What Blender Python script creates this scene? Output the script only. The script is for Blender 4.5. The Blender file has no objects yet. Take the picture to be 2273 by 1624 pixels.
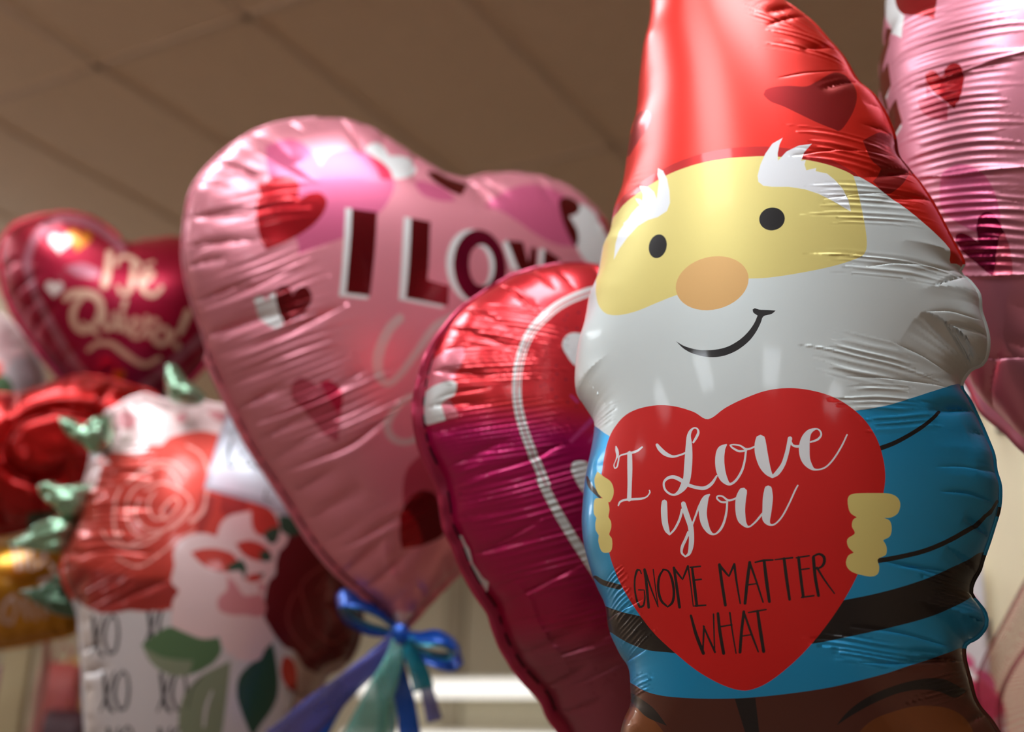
import bpy, bmesh, math, random
import numpy as np
from mathutils import Vector, Matrix
from mathutils.geometry import delaunay_2d_cdt
from mathutils.bvhtree import BVHTree

S = bpy.context.scene
COL = S.collection
R_ = math.radians
random.seed(7)
# ------------------------------------------------------------------ camera, view, light
IW, IH, FPX = 2273.0, 1624.0, 2869.0
UPC = np.array([0.04226625, 0.94753755, -0.31683773])        # world up seen from the camera
fw = np.array([0, 0, -1.0]); fw = fw - UPC * (fw @ UPC); fw /= np.linalg.norm(fw)
CR = np.array([np.cross(fw, UPC), fw, UPC])                  # camera -> world rotation
CP = np.array([0.0, 0.0, 1.5])
cam_d = bpy.data.cameras.new('camera'); cam = bpy.data.objects.new('camera', cam_d); COL.objects.link(cam)
m4 = Matrix.Identity(4)
for i in range(3):
    for j in range(3): m4[i][j] = CR[i][j]
    m4[i][3] = CP[i]
cam.matrix_world = m4
cam_d.sensor_width = 36; cam_d.lens = 36 * FPX / IW; cam_d.clip_start = 0.05
cam_d.dof.use_dof = True; cam_d.dof.focus_distance = 1.02; cam_d.dof.aperture_fstop = 3.1
S.camera = cam
S.view_settings.view_transform = 'Standard'; S.view_settings.look = 'None'
S.view_settings.exposure = 1.15; S.view_settings.gamma = 1; S.view_settings.use_curve_mapping = False
S.cycles.max_bounces = 6
CEIL = 3.65                     # ceiling height; the camera is at 1.5
GA = R_(-31.6)                  # the ceiling grid is turned this far from the view
TROFFER = 7.0; STRIP = 0.5
wd = bpy.data.worlds.new('world'); S.world = wd; wd.use_nodes = True
wd.node_tree.nodes['Background'].inputs[0].default_value = (0.30, 0.24, 0.19, 1)
wd.node_tree.nodes['Background'].inputs[1].default_value = 0.2

# ------------------------------------------------------------------ small helpers
def lin(c):
    c = [x / 255.0 for x in c]
    return tuple((x / 12.92 if x <= 0.04045 else ((x + 0.055) / 1.055) ** 2.4) for x in c) + (1.0,)

MATS = {}
def mat(name, rgb=(200, 200, 200), rough=0.4, metal=0.0, coat=0.0, coat_rough=0.08, bump=0.0, bscale=60.0,
        emit=None, vary=0.06, spec=0.5, ramp=None, alpha=1.0, sheen=0.0, trans=0.0):
    if name in MATS: return MATS[name]
    m = bpy.data.materials.new(name); m.use_nodes = True
    nt = m.node_tree; b = nt.nodes['Principled BSDF']
    tc = nt.nodes.new('ShaderNodeTexCoord')
    c = lin(rgb)
    b.inputs['Base Color'].default_value = c
    if ramp:                                                 # colour gradient, part print and part painted-in reflection, along the balloon's own height
        sp = nt.nodes.new('ShaderNodeSeparateXYZ'); nt.links.new(tc.outputs['Object'], sp.inputs[0])
        ns = nt.nodes.new('ShaderNodeTexNoise'); ns.inputs['Scale'].default_value = 9
        nt.links.new(tc.outputs['Object'], ns.inputs['Vector'])
        ad = nt.nodes.new('ShaderNodeMath'); ad.operation = 'MULTIPLY_ADD'; ad.inputs[1].default_value = 0.03
        nt.links.new(ns.outputs['Fac'], ad.inputs[0]); nt.links.new(sp.outputs['Y'], ad.inputs[2])
        mr = nt.nodes.new('ShaderNodeMapRange'); mr.inputs[1].default_value = ramp[0]; mr.inputs[2].default_value = ramp[1]
        nt.links.new(ad.outputs[0], mr.inputs[0])
        cr = nt.nodes.new('ShaderNodeValToRGB'); e = cr.color_ramp.elements
        while len(e) < len(ramp[2]): e.new(0.5)
        for k, (p, col) in enumerate(ramp[2]): e[k].position = p; e[k].color = lin(col)
        nt.links.new(mr.outputs[0], cr.inputs[0]); nt.links.new(cr.outputs[0], b.inputs['Base Color'])
    elif vary:
        nz = nt.nodes.new('ShaderNodeTexNoise'); nz.inputs['Scale'].default_value = 14; nz.inputs['Detail'].default_value = 4
        nt.links.new(tc.outputs['Object'], nz.inputs['Vector'])
        mx = nt.nodes.new('ShaderNodeMix'); mx.data_type = 'RGBA'
        mx.inputs[6].default_value = tuple(x * (1 - vary) for x in c[:3]) + (1,)
        mx.inputs[7].default_value = tuple(min(1, x * (1 + vary)) for x in c[:3]) + (1,)
        nt.links.new(nz.outputs['Fac'], mx.inputs[0]); nt.links.new(mx.outputs[2], b.inputs['Base Color'])
    b.inputs['Roughness'].default_value = rough; b.inputs['Metallic'].default_value = metal
    b.inputs['Coat Weight'].default_value = coat; b.inputs['Coat Roughness'].default_value = coat_rough
    b.inputs['Specular IOR Level'].default_value = spec
    b.inputs['Alpha'].default_value = alpha
    b.inputs['Transmission Weight'].default_value = trans
    b.inputs['Sheen Weight'].default_value = sheen
    if bump:
        n2 = nt.nodes.new('ShaderNodeTexNoise'); n2.inputs['Scale'].default_value = bscale; n2.inputs['Detail'].default_value = 3
        nt.links.new(tc.outputs['Object'], n2.inputs['Vector'])
        bp = nt.nodes.new('ShaderNodeBump'); bp.inputs['Strength'].default_value = bump; bp.inputs['Distance'].default_value = 0.002
        nt.links.new(n2.outputs['Fac'], bp.inputs['Height']); nt.links.new(bp.outputs[0], b.inputs['Normal'])
    if emit:
        b.inputs['Emission Color'].default_value = lin(emit[0]); b.inputs['Emission Strength'].default_value = emit[1]
    MATS[name] = m
    return m
def foil(name, rgb, rough=0.3, metal=0.75, coat=0.5, cr=0.07, **k):
    return mat(name, rgb, rough, metal, coat, cr, bump=k.pop('bump', 0.05), bscale=k.pop('bscale', 9.0), vary=0.03, **k)

def tag(o, label=None, cat=None, group=None, kind=None):
    if label: o['label'] = label
    if cat: o['category'] = cat
    if group: o['group'] = group
    if kind: o['kind'] = kind
    return o
def empty(name, loc, rot=None):
    o = bpy.data.objects.new(name, None); COL.objects.link(o); o.location = loc; o.empty_display_size = 0.05
    if rot is not None: o.rotation_euler = rot
    return o
def mesh_obj(name, V, F, mats, parent=None, mi=None, smooth=True, normals=None, loc=None):
    me = bpy.data.meshes.new(name)
    me.from_pydata([tuple(map(float, v)) for v in V], [], [tuple(map(int, f)) for f in F])
    for m in (mats if isinstance(mats, (list, tuple)) else [mats]): me.materials.append(m)
    if mi is not None: me.polygons.foreach_set('material_index', np.asarray(mi, dtype=np.int32))
    me.polygons.foreach_set('use_smooth', np.full(len(me.polygons), smooth))
    me.update()
    if normals is not None: me.normals_split_custom_set_from_vertices([tuple(map(float, n)) for n in normals])
    o = bpy.data.objects.new(name, me); COL.objects.link(o)
    if parent: o.parent = parent
    if loc is not None: o.location = loc
    return o
def ray(p):
    d = CR @ np.array([p[0] - IW / 2, -(p[1] - IH / 2), -FPX]); return d / FPX      # depth 1 along the view axis
def at(p, D): return CP + ray(p) * D
def proj(P):
    q = (P - CP) @ CR
    return np.stack([IW / 2 + FPX * q[:, 0] / -q[:, 2], IH / 2 - FPX * q[:, 1] / -q[:, 2]], 1)

def crv(pts, closed=False, step=1.0, corners=()):
    """Catmull-Rom through pts (extra columns are interpolated too)."""
    P = np.array(pts, float); n = len(P); out = []
    L = n if closed else n - 1
    for i in range(L):
        a, b = P[i], P[(i + 1) % n]
        p0 = P[i - 1] if (closed or i > 0) else a
        p3 = P[(i + 2) % n] if (closed or i + 2 < n) else b
        m1 = (b - p0) / 2; m2 = (p3 - a) / 2
        # sharp corners keep straight tangents
        def ang(u, w):
            c = (u[:2] @ w[:2]) / (np.linalg.norm(u[:2]) * np.linalg.norm(w[:2]) + 1e-9); return c
        if ang(a - p0, b - a) < 0.25: m1 = (b - a)
        if ang(b - a, p3 - b) < 0.25: m2 = (b - a)
        k = max(1, int(np.linalg.norm((b - a)[:2]) / step))
        k = min(k, 14)
        for t in np.arange(k) / k:
            h = (2*t**3-3*t**2+1, t**3-2*t**2+t, -2*t**3+3*t**2, t**3-t**2)
            out.append(h[0]*a + h[1]*m1 + h[2]*b + h[3]*m2)
    if not closed: out.append(P[-1])
    return np.array(out)
def Z(ox, oy, s):
    """reading grid: enlarged-view coordinates -> photograph pixels"""
    return lambda pts: [(ox + p[0] / s, oy + p[1] / s) + tuple(q / s for q in p[2:]) for p in pts]
def poly(pts, st=7): return crv(pts, True, st)
def line_poly(pts): return np.array(pts, float)
def stroke(pts, w=None, st=3.0, closed=False):
    """pen stroke with varying width -> list of simple polygons (two per stroke would self-cross, so one ring + caps)"""
    if w is not None: pts = [tuple(p[:2]) + (w,) for p in pts]
    C = crv(pts, False, st)
    P = C[:, :2]; r = np.maximum(C[:, 2] / 2, 0.6)
    T = np.gradient(P, axis=0); T /= np.linalg.norm(T, axis=1)[:, None] + 1e-9
    Nn = np.stack([-T[:, 1], T[:, 0]], 1)
    A = P + Nn * r[:, None]; B = P - Nn * r[:, None]
    def cap(c, t, rr, s):
        a0 = math.atan2(s * t[1], s * t[0])
        return [c + rr * np.array([math.cos(a0 + x), math.sin(a0 + x)]) for x in (R_(50), 0, R_(-50))]
    e = cap(P[-1], T[-1], r[-1], 1); b = cap(P[0], T[0], r[0], -1)
    return np.array(list(A) + e + list(B[::-1]) + b)
def ell(cx, cy, rx, ry, rot=0, n=40):
    a = np.linspace(0, 2 * math.pi, n, endpoint=False); c, s = math.cos(R_(rot)), math.sin(R_(rot))
    x, y = rx * np.cos(a), ry * np.sin(a)
    return np.stack([cx + c * x - s * y, cy + s * x + c * y], 1)
def heartp(cx, cy, s, rot=0, n=30, wx=1.0):
    t = np.linspace(0, 2 * math.pi, n, endpoint=False); c, q = math.cos(R_(rot)), math.sin(R_(rot))
    x = 16 * np.sin(t) ** 3 / 16 * s * wx; y = -(13 * np.cos(t) - 5 * np.cos(2*t) - 2 * np.cos(3*t) - np.cos(4*t)) / 16 * s
    return np.stack([cx + c * x - q * y, cy + q * x + c * y], 1)

# ------------------------------------------------------------------ inflated foil shapes
def seg_dist(P, A, B, hint=None, chunk=3000):
    """distance from P to the closed outline, arc length of the nearest point"""
    AB = B - A; L = np.linalg.norm(AB, axis=1); S0 = np.concatenate([[0], np.cumsum(L)[:-1]]); L2 = np.maximum(L ** 2, 1e-14)
    if hint is None:
        hint = np.empty(len(P), int)
        ax, ay, ux, uy = [q.astype(np.float32)[None] for q in (A[:, 0], A[:, 1], AB[:, 0], AB[:, 1])]; il = (1 / L2).astype(np.float32)[None]
        for k in range(0, len(P), chunk):
            px = P[k:k+chunk, 0].astype(np.float32)[:, None] - ax; py = P[k:k+chunk, 1].astype(np.float32)[:, None] - ay
            t = px * ux; t += py * uy; t *= il; np.clip(t, 0, 1, out=t)
            px -= t * ux; py -= t * uy; px *= px; py *= py; px += py
            hint[k:k+chunk] = px.argmin(1)
    j = hint; ap = P - A[j]; ab = AB[j]; t = np.clip((ap * ab).sum(1) / L2[j], 0, 1); q = ap - ab * t[:, None]
    seg_dist.j = j
    return np.sqrt((q ** 2).sum(1)), S0[j] + t * L[j], L.sum()
def inside(P, Q):
    """nonzero winding number of polygon Q round points P"""
    w = np.zeros(len(P), int); x, y = P[:, 0], P[:, 1]
    for i in range(len(Q)):
        x1, y1 = Q[i]; x2, y2 = Q[(i + 1) % len(Q)]
        if y1 == y2: continue
        c = (x2 - x1) * (y - y1) - (x - x1) * (y2 - y1)
        w += ((y1 <= y) & (y < y2) & (c > 0)); w -= ((y2 <= y) & (y < y1) & (c < 0))
    return w != 0
def bspl(t): return np.stack([(1-t)**3/6, (3*t**3-6*t**2+4)/6, (-3*t**3+3*t**2+3*t+1)/6, t**3/6], -1)

class Skin:
    """a closed outline in the balloon's own plane, blown up into a cushion"""
    def __init__(self, O, yaw, pitch=0.0):
        self.O = np.array(O, float); cy, sy = math.cos(R_(yaw)), math.sin(R_(yaw)); cp, sp = math.cos(R_(pitch)), math.sin(R_(pitch))
        self.U = np.array([cy, sy, 0]); N0 = np.array([sy, -cy, 0]); Zu = np.array([0, 0, 1.0])
        self.V = Zu * cp + N0 * sp; self.N = N0 * cp - Zu * sp       # positive pitch: top leans to the viewer
        self.bump = []; self.tuck = None
    def plane(self, P):
        out = []
        for p in np.asarray(P, float)[:, :2]:
            d = ray(p); t = ((self.O - CP) @ self.N) / (d @ self.N); w = CP + d * t - self.O
            out.append((w @ self.U, w @ self.V))
        return np.array(out)
    def set(self, Q, T, p=0.55, n=70):
        self.Q = Q; self.T = T; self.p = p
        self.A = Q; self.B = np.roll(Q, -1, 0)
        lo, hi = Q.min(0), Q.max(0); h = (hi - lo).max() / n; self.h = h
        self.lo = lo - 3 * h; nx, ny = [int(v) for v in np.ceil((hi - lo) / h) + 7]
        X, Y = np.meshgrid(self.lo[0] + h * np.arange(nx), self.lo[1] + h * np.arange(ny), indexing='ij')
        G = np.stack([X.ravel(), Y.ravel()], 1)
        ins = inside(G, Q); d, _, _ = seg_dist(G, self.A, self.B)
        ins &= d > 0.3 * h
        I = ins.reshape(nx, ny); F = np.where(I, d.reshape(nx, ny) * h * n / 8, 0.0)
        par = (np.add.outer(np.arange(nx), np.arange(ny)) % 2).astype(bool)
        om = 2 / (1 + math.pi / n * 1.4)
        for it in range(int(n * 4)):
            for q in (par, ~par):
                nb = np.zeros_like(F); nb[1:-1, 1:-1] = (F[2:, 1:-1] + F[:-2, 1:-1] + F[1:-1, 2:] + F[1:-1, :-2] + h * h) / 4
                mk = q & I; F[mk] += om * (nb[mk] - F[mk])
        self.fm = F.max(); F = F / self.fm
        D = d.reshape(nx, ny); g = np.where(I, F / np.maximum(D, 0.3 * h), 0); wgt = (I & (D > 0.5 * h)).astype(float)
        for it in range(10):                                    # carry the edge slope a little beyond the outline
            sg = np.zeros_like(g); sw = np.zeros_like(g)
            for dx in (-1, 0, 1):
                for dy in (-1, 0, 1):
                    sg += np.roll(np.roll(g * wgt, dx, 0), dy, 1); sw += np.roll(np.roll(wgt, dx, 0), dy, 1)
            new = (wgt == 0) & (sw > 0); g[new] = sg[new] / sw[new]; wgt[new] = 1
        self.F, self.G = F, g; self.dm = D[I].max()
    def samp(self, A, P):
        x = (P - self.lo) / self.h; i = np.floor(x).astype(int); f = x - i
        wx, wy = bspl(f[:, 0]), bspl(f[:, 1]); o = np.zeros(len(P))
        for a in range(4):
            for b in range(4):
                o += wx[:, a] * wy[:, b] * A[np.clip(i[:, 0] + a - 1, 0, A.shape[0]-1), np.clip(i[:, 1] + b - 1, 0, A.shape[1]-1)]
        return o
    def z(self, P, fine=True, hint=None):
        d, s, L = seg_dist(P, self.A, self.B, hint)
        d = np.where(d < 1e-5, 0, d)
        w = np.clip((d / self.dm - 0.12) / 0.2, 0, 1); w = w * w * (3 - 2 * w)
        f = np.clip((1 - w) * d * self.samp(self.G, P) + w * self.samp(self.F, P), 0, None)
        z = self.T * f ** self.p
        if not fine: return z
        if self.tuck is not None:
            for sk, wk, lk, ak in self.tuck:
                ds = (s - sk * L + L / 2) % L - L / 2
                c = np.exp(-np.abs(ds) / (wk * (0.35 + d / lk))) * np.clip(1 - d / lk, 0, 1)
                z = z * (1 - ak * c)
        for b in self.bump: z = z + b(P) * np.clip(d / 0.006, 0, 1)
        return z
    def pos(self, P, fine=True):
        z = self.z(P, fine); return np.stack([P[:, 0], P[:, 1], z], 1)
    def world(self, L): return self.O + L[:, :1] * self.U + L[:, 1:2] * self.V + L[:, 2:] * self.N
    def fit(self, px, T, p, iters=5):
        """shrink the outline where the swollen skin, not the seam, makes the edge one sees"""
        self.Q0 = self.plane(px); Q = self.Q0.copy(); P = np.asarray(px, float)[:, :2]
        nb = np.roll(P, -1, 0) - np.roll(P, 1, 0); nb /= np.linalg.norm(nb, axis=1)[:, None]
        a = 0.5 * np.sum(P[:, 0] * np.roll(P[:, 1], -1) - np.roll(P[:, 0], -1) * P[:, 1])
        nrm = np.stack([nb[:, 1], -nb[:, 0]], 1) * (1 if a > 0 else -1)
        off = np.zeros(len(P))
        for it in range(iters):
            self.set(Q, T, p, 44)
            lo, hi = Q.min(0), Q.max(0); st = (hi - lo).max() / 90
            X, Y = np.meshgrid(np.arange(lo[0], hi[0], st), np.arange(lo[1], hi[1], st)); G = np.stack([X.ravel(), Y.ravel()], 1)
            G = G[inside(G, Q)]; c = proj(self.world(self.pos(G, False)))
            c = np.concatenate([c, proj(self.world(np.concatenate([Q, np.zeros((len(Q), 1))], 1)))])
            dl = c[None] - P[:, None]; tn = dl @ np.zeros(2) if False else np.einsum('ijk,ik->ij', dl, np.stack([-nrm[:, 1], nrm[:, 0]], 1))
            nn = np.einsum('ijk,ik->ij', dl, nrm)
            tol = 14.0
            e = np.where(np.abs(tn) < tol, np.where(nn < 250, nn, -1e9), -1e9).max(1)
            e[e < -200] = 0
            off = np.clip(off + 0.75 * np.clip(e, -40, 60), 0, 170)
            for k in range(3): off = (np.roll(off, 1) + 2 * off + np.roll(off, -1)) / 4
            Q = self.plane(P - nrm * off[:, None])
        self.off = off
        return Q
    def build_bvh(self):
        lo, hi = self.Q.min(0), self.Q.max(0); st = (hi - lo).max() / 110
        X, Y = np.meshgrid(np.arange(lo[0], hi[0] + st, st), np.arange(lo[1], hi[1] + st, st), indexing='ij')
        G = np.stack([X.ravel(), Y.ravel()], 1); ok = inside(G, self.Q)
        pts = np.concatenate([G[ok], self.Q]); r = delaunay_2d_cdt([Vector(v * 10) for v in pts], [(len(G[ok]) + i, len(G[ok]) + (i + 1) % len(self.Q)) for i in range(len(self.Q))], [], 0, 1e-6)
        v = np.array([tuple(x) for x in r[0]]) / 10; f = np.array([tuple(x) for x in r[2]])
        cen = v[f].mean(1); f = f[inside(cen, self.Q)]
        self.bv = v; self.bf = f; W3 = self.world(self.pos(v, False)); self.bw = W3
        self.tree = BVHTree.FromPolygons([Vector(x) for x in W3], [tuple(map(int, x)) for x in f])
        self.ctr = proj(self.world(np.array([[*self.bv.mean(0), 0.0]])))[0]
    def hit(self, p):
        d = ray(p); r = self.tree.ray_cast(Vector(CP), Vector(d / np.linalg.norm(d)))
        if r[0] is None: return None
        w = np.array(r[0]) - self.O; return np.array([w @ self.U, w @ self.V])
    def uv(self, P):
        """photograph points -> the balloon's own print coordinates"""
        out = []
        for p in np.asarray(P, float)[:, :2]:
            h = self.hit(p)
            if h is None:                                        # the print runs on round the edge
                c = self.ctr; lo, hi = 0.0, 1.0
                if self.hit(c) is None: out.append(self.plane([p])[0]); continue
                for k in range(14):
                    m = (lo + hi) / 2
                    if self.hit(c + (p - c) * m) is None: hi = m
                    else: lo = m
                e = c + (p - c) * lo; h = self.hit(e)
                q = self.plane([e, p]); h = h + (q[1] - q[0]) * 1.3
            out.append(h)
        return np.array(out)
    # relief details -------------------------------------------------
    def ribs(self, p0, p1, half, dirn, n, slope=0.25, bend=0.0, seed=0, env=1.0):
        """a bundle of n fine parallel ripples stacked from p0 to p1, each lying along dirn"""
        c = np.array(p0, float), np.array(p1, float); dv = np.array(dirn, float); dv /= np.linalg.norm(dv)
        mid = (c[0] + c[1]) / 2
        a = self.plane([c[0], c[1], mid, mid + dv * half])
        base, ax, ay = a[0], a[1] - a[0], a[3] - a[2]
        M = np.linalg.inv(np.stack([ax, ay], 1)); lam = np.linalg.norm(ax) / n; amp = 2.3 * slope * lam / 6.283
        rs = np.random.RandomState(seed); ph = rs.rand(6) * 6.28
        h0 = self.uv([mid])[0]; q = h0 - a[2]                     # onto the swollen skin
        def f(P):
            st = (P - base - q) @ M.T; s, t = st[:, 0], st[:, 1]
            s2 = s + bend * t * t / n
            es = np.clip(np.minimum(s, 1 - s) * 5, 0, 1); et = np.clip(1 - (t / 1.2 * (1 + 0.22 * np.sin(9 * s * n / 6 + ph[3]) + 0.2 * np.sin(31 * s + ph[4]))) ** 2, 0, 1) ** (0.7 * env)
            w = np.sin(6.283 * n * s2 + 1.1 * np.sin(11 * s + ph[0]) + 0.5 * np.sin(3 * t + ph[1]))
            return amp * (w + 0.35 * np.abs(w)) * es * et * (0.75 + 0.35 * np.sin(17 * s + ph[2]))
        f.box = (self.uv([c[0] - dv * half, c[0] + dv * half, c[1] - dv * half, c[1] + dv * half]))
        self.bump.append(f)
    def crease(self, pts, width, depth, one=0.0):
        """a fold: valley (depth>0) or ridge (depth<0) running along pts, width in photograph pixels"""
        C = self.uv(crv(pts, False, 12)[:, :2]); A, B = C[:-1], C[1:]
        L = np.linalg.norm(B - A, axis=1); S0 = np.concatenate([[0], np.cumsum(L)]); sc = np.linalg.norm(self.O - CP) / FPX
        wm = width * sc; lo, hi = C.min(0) - 6 * wm, C.max(0) + 6 * wm
        def f(P):
            o = np.zeros(len(P)); m = ((P > lo) & (P < hi)).all(1)
            if not m.any(): return o
            p = P[m]; ap = p[:, None] - A[None]; AB = B - A
            tt = (ap * AB[None]).sum(2) / np.maximum((L ** 2)[None], 1e-12); t = np.clip(tt, 0, 1)
            q = ap - AB[None] * t[..., None]; dd = (q ** 2).sum(2); j = dd.argmin(1); i = np.arange(len(p))
            d = np.sqrt(dd[i, j]); s = (S0[j] + t[i, j] * L[j]) / S0[-1]
            side = np.sign(AB[j, 0] * ap[i, j, 1] - AB[j, 1] * ap[i, j, 0])
            e = np.clip(np.sin(math.pi * np.clip(s, 0.02, 0.98)), 0, 1) ** 0.6
            o[m] = -1.4 * depth * wm * e * (np.exp(-d / wm) + one * side * np.exp(-d / wm / 2.5) * (1 - np.exp(-d / wm))) * np.clip(1 - d / (6 * wm), 0, 1)
            return o
        nn_ = np.gradient(C, axis=0); nn_ /= np.linalg.norm(nn_, axis=1)[:, None] + 1e-9; nn_ = np.stack([-nn_[:, 1], nn_[:, 0]], 1)
        k_ = np.linspace(0, len(C) - 1, max(4, int(S0[-1] / (wm * 0.9))))
        Ci = np.stack([np.interp(k_, np.arange(len(C)), C[:, i]) for i in (0, 1)], 1); Ni = np.stack([np.interp(k_, np.arange(len(C)), nn_[:, i]) for i in (0, 1)], 1)
        f.pts = np.concatenate([Ci + Ni * o * wm for o in (-3.2, -1.9, -1.0, -0.45, 0, 0.45, 1.0, 1.9, 3.2)])
        self.bump.append(f)

def interior(Q, st, seed=1, boxes=()):
    rs = np.random.RandomState(seed); lo, hi = Q.min(0), Q.max(0)
    def lat(lo, hi, st):
        X, Y = np.meshgrid(np.arange(lo[0], hi[0], st), np.arange(lo[1], hi[1], st * 0.866), indexing='ij')
        X = X + (np.arange(X.shape[1]) % 2)[None] * st / 2
        return np.stack([X.ravel(), Y.ravel()], 1) + (rs.rand(X.size, 2) - 0.5) * st * 0.12
    G = lat(lo, hi, st); G = G[inside(G, Q)]; fine = np.zeros((0, 2)); keep = np.ones(len(G), bool)
    for B, s2 in boxes:
        h = B[[0, 1, 3, 2]]; k = inside(G, h) & keep; keep &= ~k
        H = lat(h.min(0), h.max(0), s2); H = H[inside(H, h) & inside(H, Q)]
        if len(fine):
            for B2, _ in boxes:
                if B2 is B: break
                H = H[~inside(H, B2[[0, 1, 3, 2]])]
        fine = np.concatenate([fine, H])
    return np.concatenate([G[keep], fine])

def balloon(name, loc_px, D, yaw, outline, art, base, T, p=0.55, pitch=0.0, px=5.0, backm=None, flange=0.012, flm=None,
            tucks=(26, 0.006, 0.05, 0.25), details=None, seed=3, fit=True, flseam=None, tuckspan=None, step=9, fwf=None):
    """returns (empty, Skin). parts: front_panel, back_panel, seam_border"""
    O = at(loc_px, D); sk = Skin(O, yaw, pitch)
    pxo = crv(outline, True, step)
    Q = sk.fit(pxo, T, p) if fit else sk.plane(pxo)
    rs = np.random.RandomState(seed)
    sk.set(Q, T, p, 90)
    sk.build_bvh()
    if tucks:
        n, w, l, a = tucks; sp = tuckspan or (0, 1)
        sk.tuck = [(sp[0] + (sp[1]-sp[0]) * (k + 0.6 * rs.rand()) / n, w * (0.6 + 0.8 * rs.rand()), l * (0.35 + 0.9 * rs.rand()), a * (0.3 + 0.9 * rs.rand())) for k in range(n)]
    if details: details(sk)
    # CDT of outline, printed areas and a lattice
    sc = D / FPX; st = px * sc
    pts = [Q]; edges = [(i, (i + 1) % len(Q)) for i in range(len(Q))]; k = len(Q); arts = []
    rings = []
    nb = np.roll(Q, -1, 0) - np.roll(Q, 1, 0); nb /= np.linalg.norm(nb, axis=1)[:, None]
    ar = 0.5 * np.sum(Q[:, 0] * np.roll(Q[:, 1], -1) - np.roll(Q[:, 0], -1) * Q[:, 1])
    nin = np.stack([-nb[:, 1], nb[:, 0]], 1) * (1 if ar > 0 else -1)
    for r in (0.0006, 0.0018, 0.004, 0.007):
        rings.append(Q + nin * r)
    rings = np.concatenate(rings); dd, _, _ = seg_dist(rings, sk.A, sk.B); rings = rings[inside(rings, Q) & (dd > 0.0004)]
    for mi, pl in art:
        u = sk.uv(pl); arts.append((mi, u)); pts.append(u)
        edges += [(k + i, k + (i + 1) % len(u)) for i in range(len(u))]; k += len(u)
    bx = [(b.box, min(st, 3.0 * sc)) for b in sk.bump if hasattr(b, 'box')]
    G = interior(Q, st, seed, bx); dg, _, _ = seg_dist(G, sk.A, sk.B); G = G[dg > 0.35 * st]
    cp_ = [b.pts for b in sk.bump if hasattr(b, 'pts')]
    if cp_:
        cp_ = np.concatenate(cp_); dc, _, _ = seg_dist(cp_, sk.A, sk.B); cp_ = cp_[inside(cp_, Q) & (dc > 0.001)]; rings = np.concatenate([rings, cp_]) if len(cp_) else rings
    pts += [rings, G]; P = np.concatenate(pts)
    r = delaunay_2d_cdt([Vector((v[0] * 10, v[1] * 10)) for v in P], edges, [], 0, 2e-5)
    v = np.array([tuple(x) for x in r[0]]) / 10; f = np.array([tuple(x) for x in r[2]])
    cen = v[f].mean(1); ok = inside(cen, Q); f = f[ok]; cen = cen[ok]
    tri = v[f]; a2 = np.cross(tri[:, 1] - tri[:, 0], tri[:, 2] - tri[:, 0]); f[a2 < 0] = f[a2 < 0][:, ::-1]
    mats = [base]; mi = np.zeros(len(f), int)
    for m, u in arts:
        if m not in mats: mats.append(m)
        lo, hi = u.min(0), u.max(0); c = ((cen >= lo) & (cen <= hi)).all(1); idx = np.nonzero(c)[0]
        if len(idx): mi[idx[inside(cen[idx], u)]] = mats.index(m)
    L = sk.pos(v); e = 0.0003; hj = seg_dist.j
    zx = (sk.z(v + [e, 0], True, hj) - L[:, 2]) / e; zy = (sk.z(v + [0, e], True, hj) - L[:, 2]) / e
    nrm = np.stack([-zx, -zy, np.ones(len(v))], 1)
    dv, _, _ = seg_dist(v, sk.A, sk.B); eb = dv < 0.0008
    nrm /= np.linalg.norm(nrm, axis=1)[:, None]
    # object frame = balloon plane
    M = Matrix.Identity(4)
    for i in range(3):
        M[i][0], M[i][1], M[i][2], M[i][3] = sk.U[i], sk.V[i], sk.N[i], O[i]
    root = bpy.data.objects.new(name, None); COL.objects.link(root); root.matrix_world = M; root.empty_display_size = 0.05
    used = np.unique(f); rm = np.full(len(v), -1); rm[used] = np.arange(len(used))
    nj = nin[np.clip(hj[eb], 0, len(Q) - 1)]                      # at the seam itself the skin turns straight out
    if eb.any(): nrm[eb] = np.concatenate([-nj * 0.97, np.full((len(nj), 1), 0.25)], 1)
    front = mesh_obj('front_panel', L[used], rm[f], mats, root, mi, True, nrm[used])
    # back panel
    Gb = interior(Q, st * 2.2, seed + 1); r = delaunay_2d_cdt([Vector((a[0] * 10, a[1] * 10)) for a in np.concatenate([Q, rings, Gb])], [(i, (i + 1) % len(Q)) for i in range(len(Q))], [], 0, 2e-5)
    vb = np.array([tuple(x) for x in r[0]]) / 10; fb = np.array([tuple(x) for x in r[2]]); fb = fb[inside(vb[fb].mean(1), Q)]
    tri = vb[fb]; a2 = np.cross(tri[:, 1] - tri[:, 0], tri[:, 2] - tri[:, 0]); fb[a2 > 0] = fb[a2 > 0][:, ::-1]
    Lb = sk.pos(vb); Lb[:, 2] *= -0.95
    us = np.unique(fb); rm = np.full(len(vb), -1); rm[us] = np.arange(len(us))
    mesh_obj('back_panel', Lb[us], rm[fb], backm or base, root)
    if flange:
        fi = np.zeros(len(Q), int); tp = Q + nin * 0.003
        if flm is None:
            for m, u in arts: fi[inside(tp, u)] = mats.index(m)
        flange_ring(sk, Q, -nin, flange, [flm] if flm else mats, root, flseam, seed, fi, fwf)
    return root, sk
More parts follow.
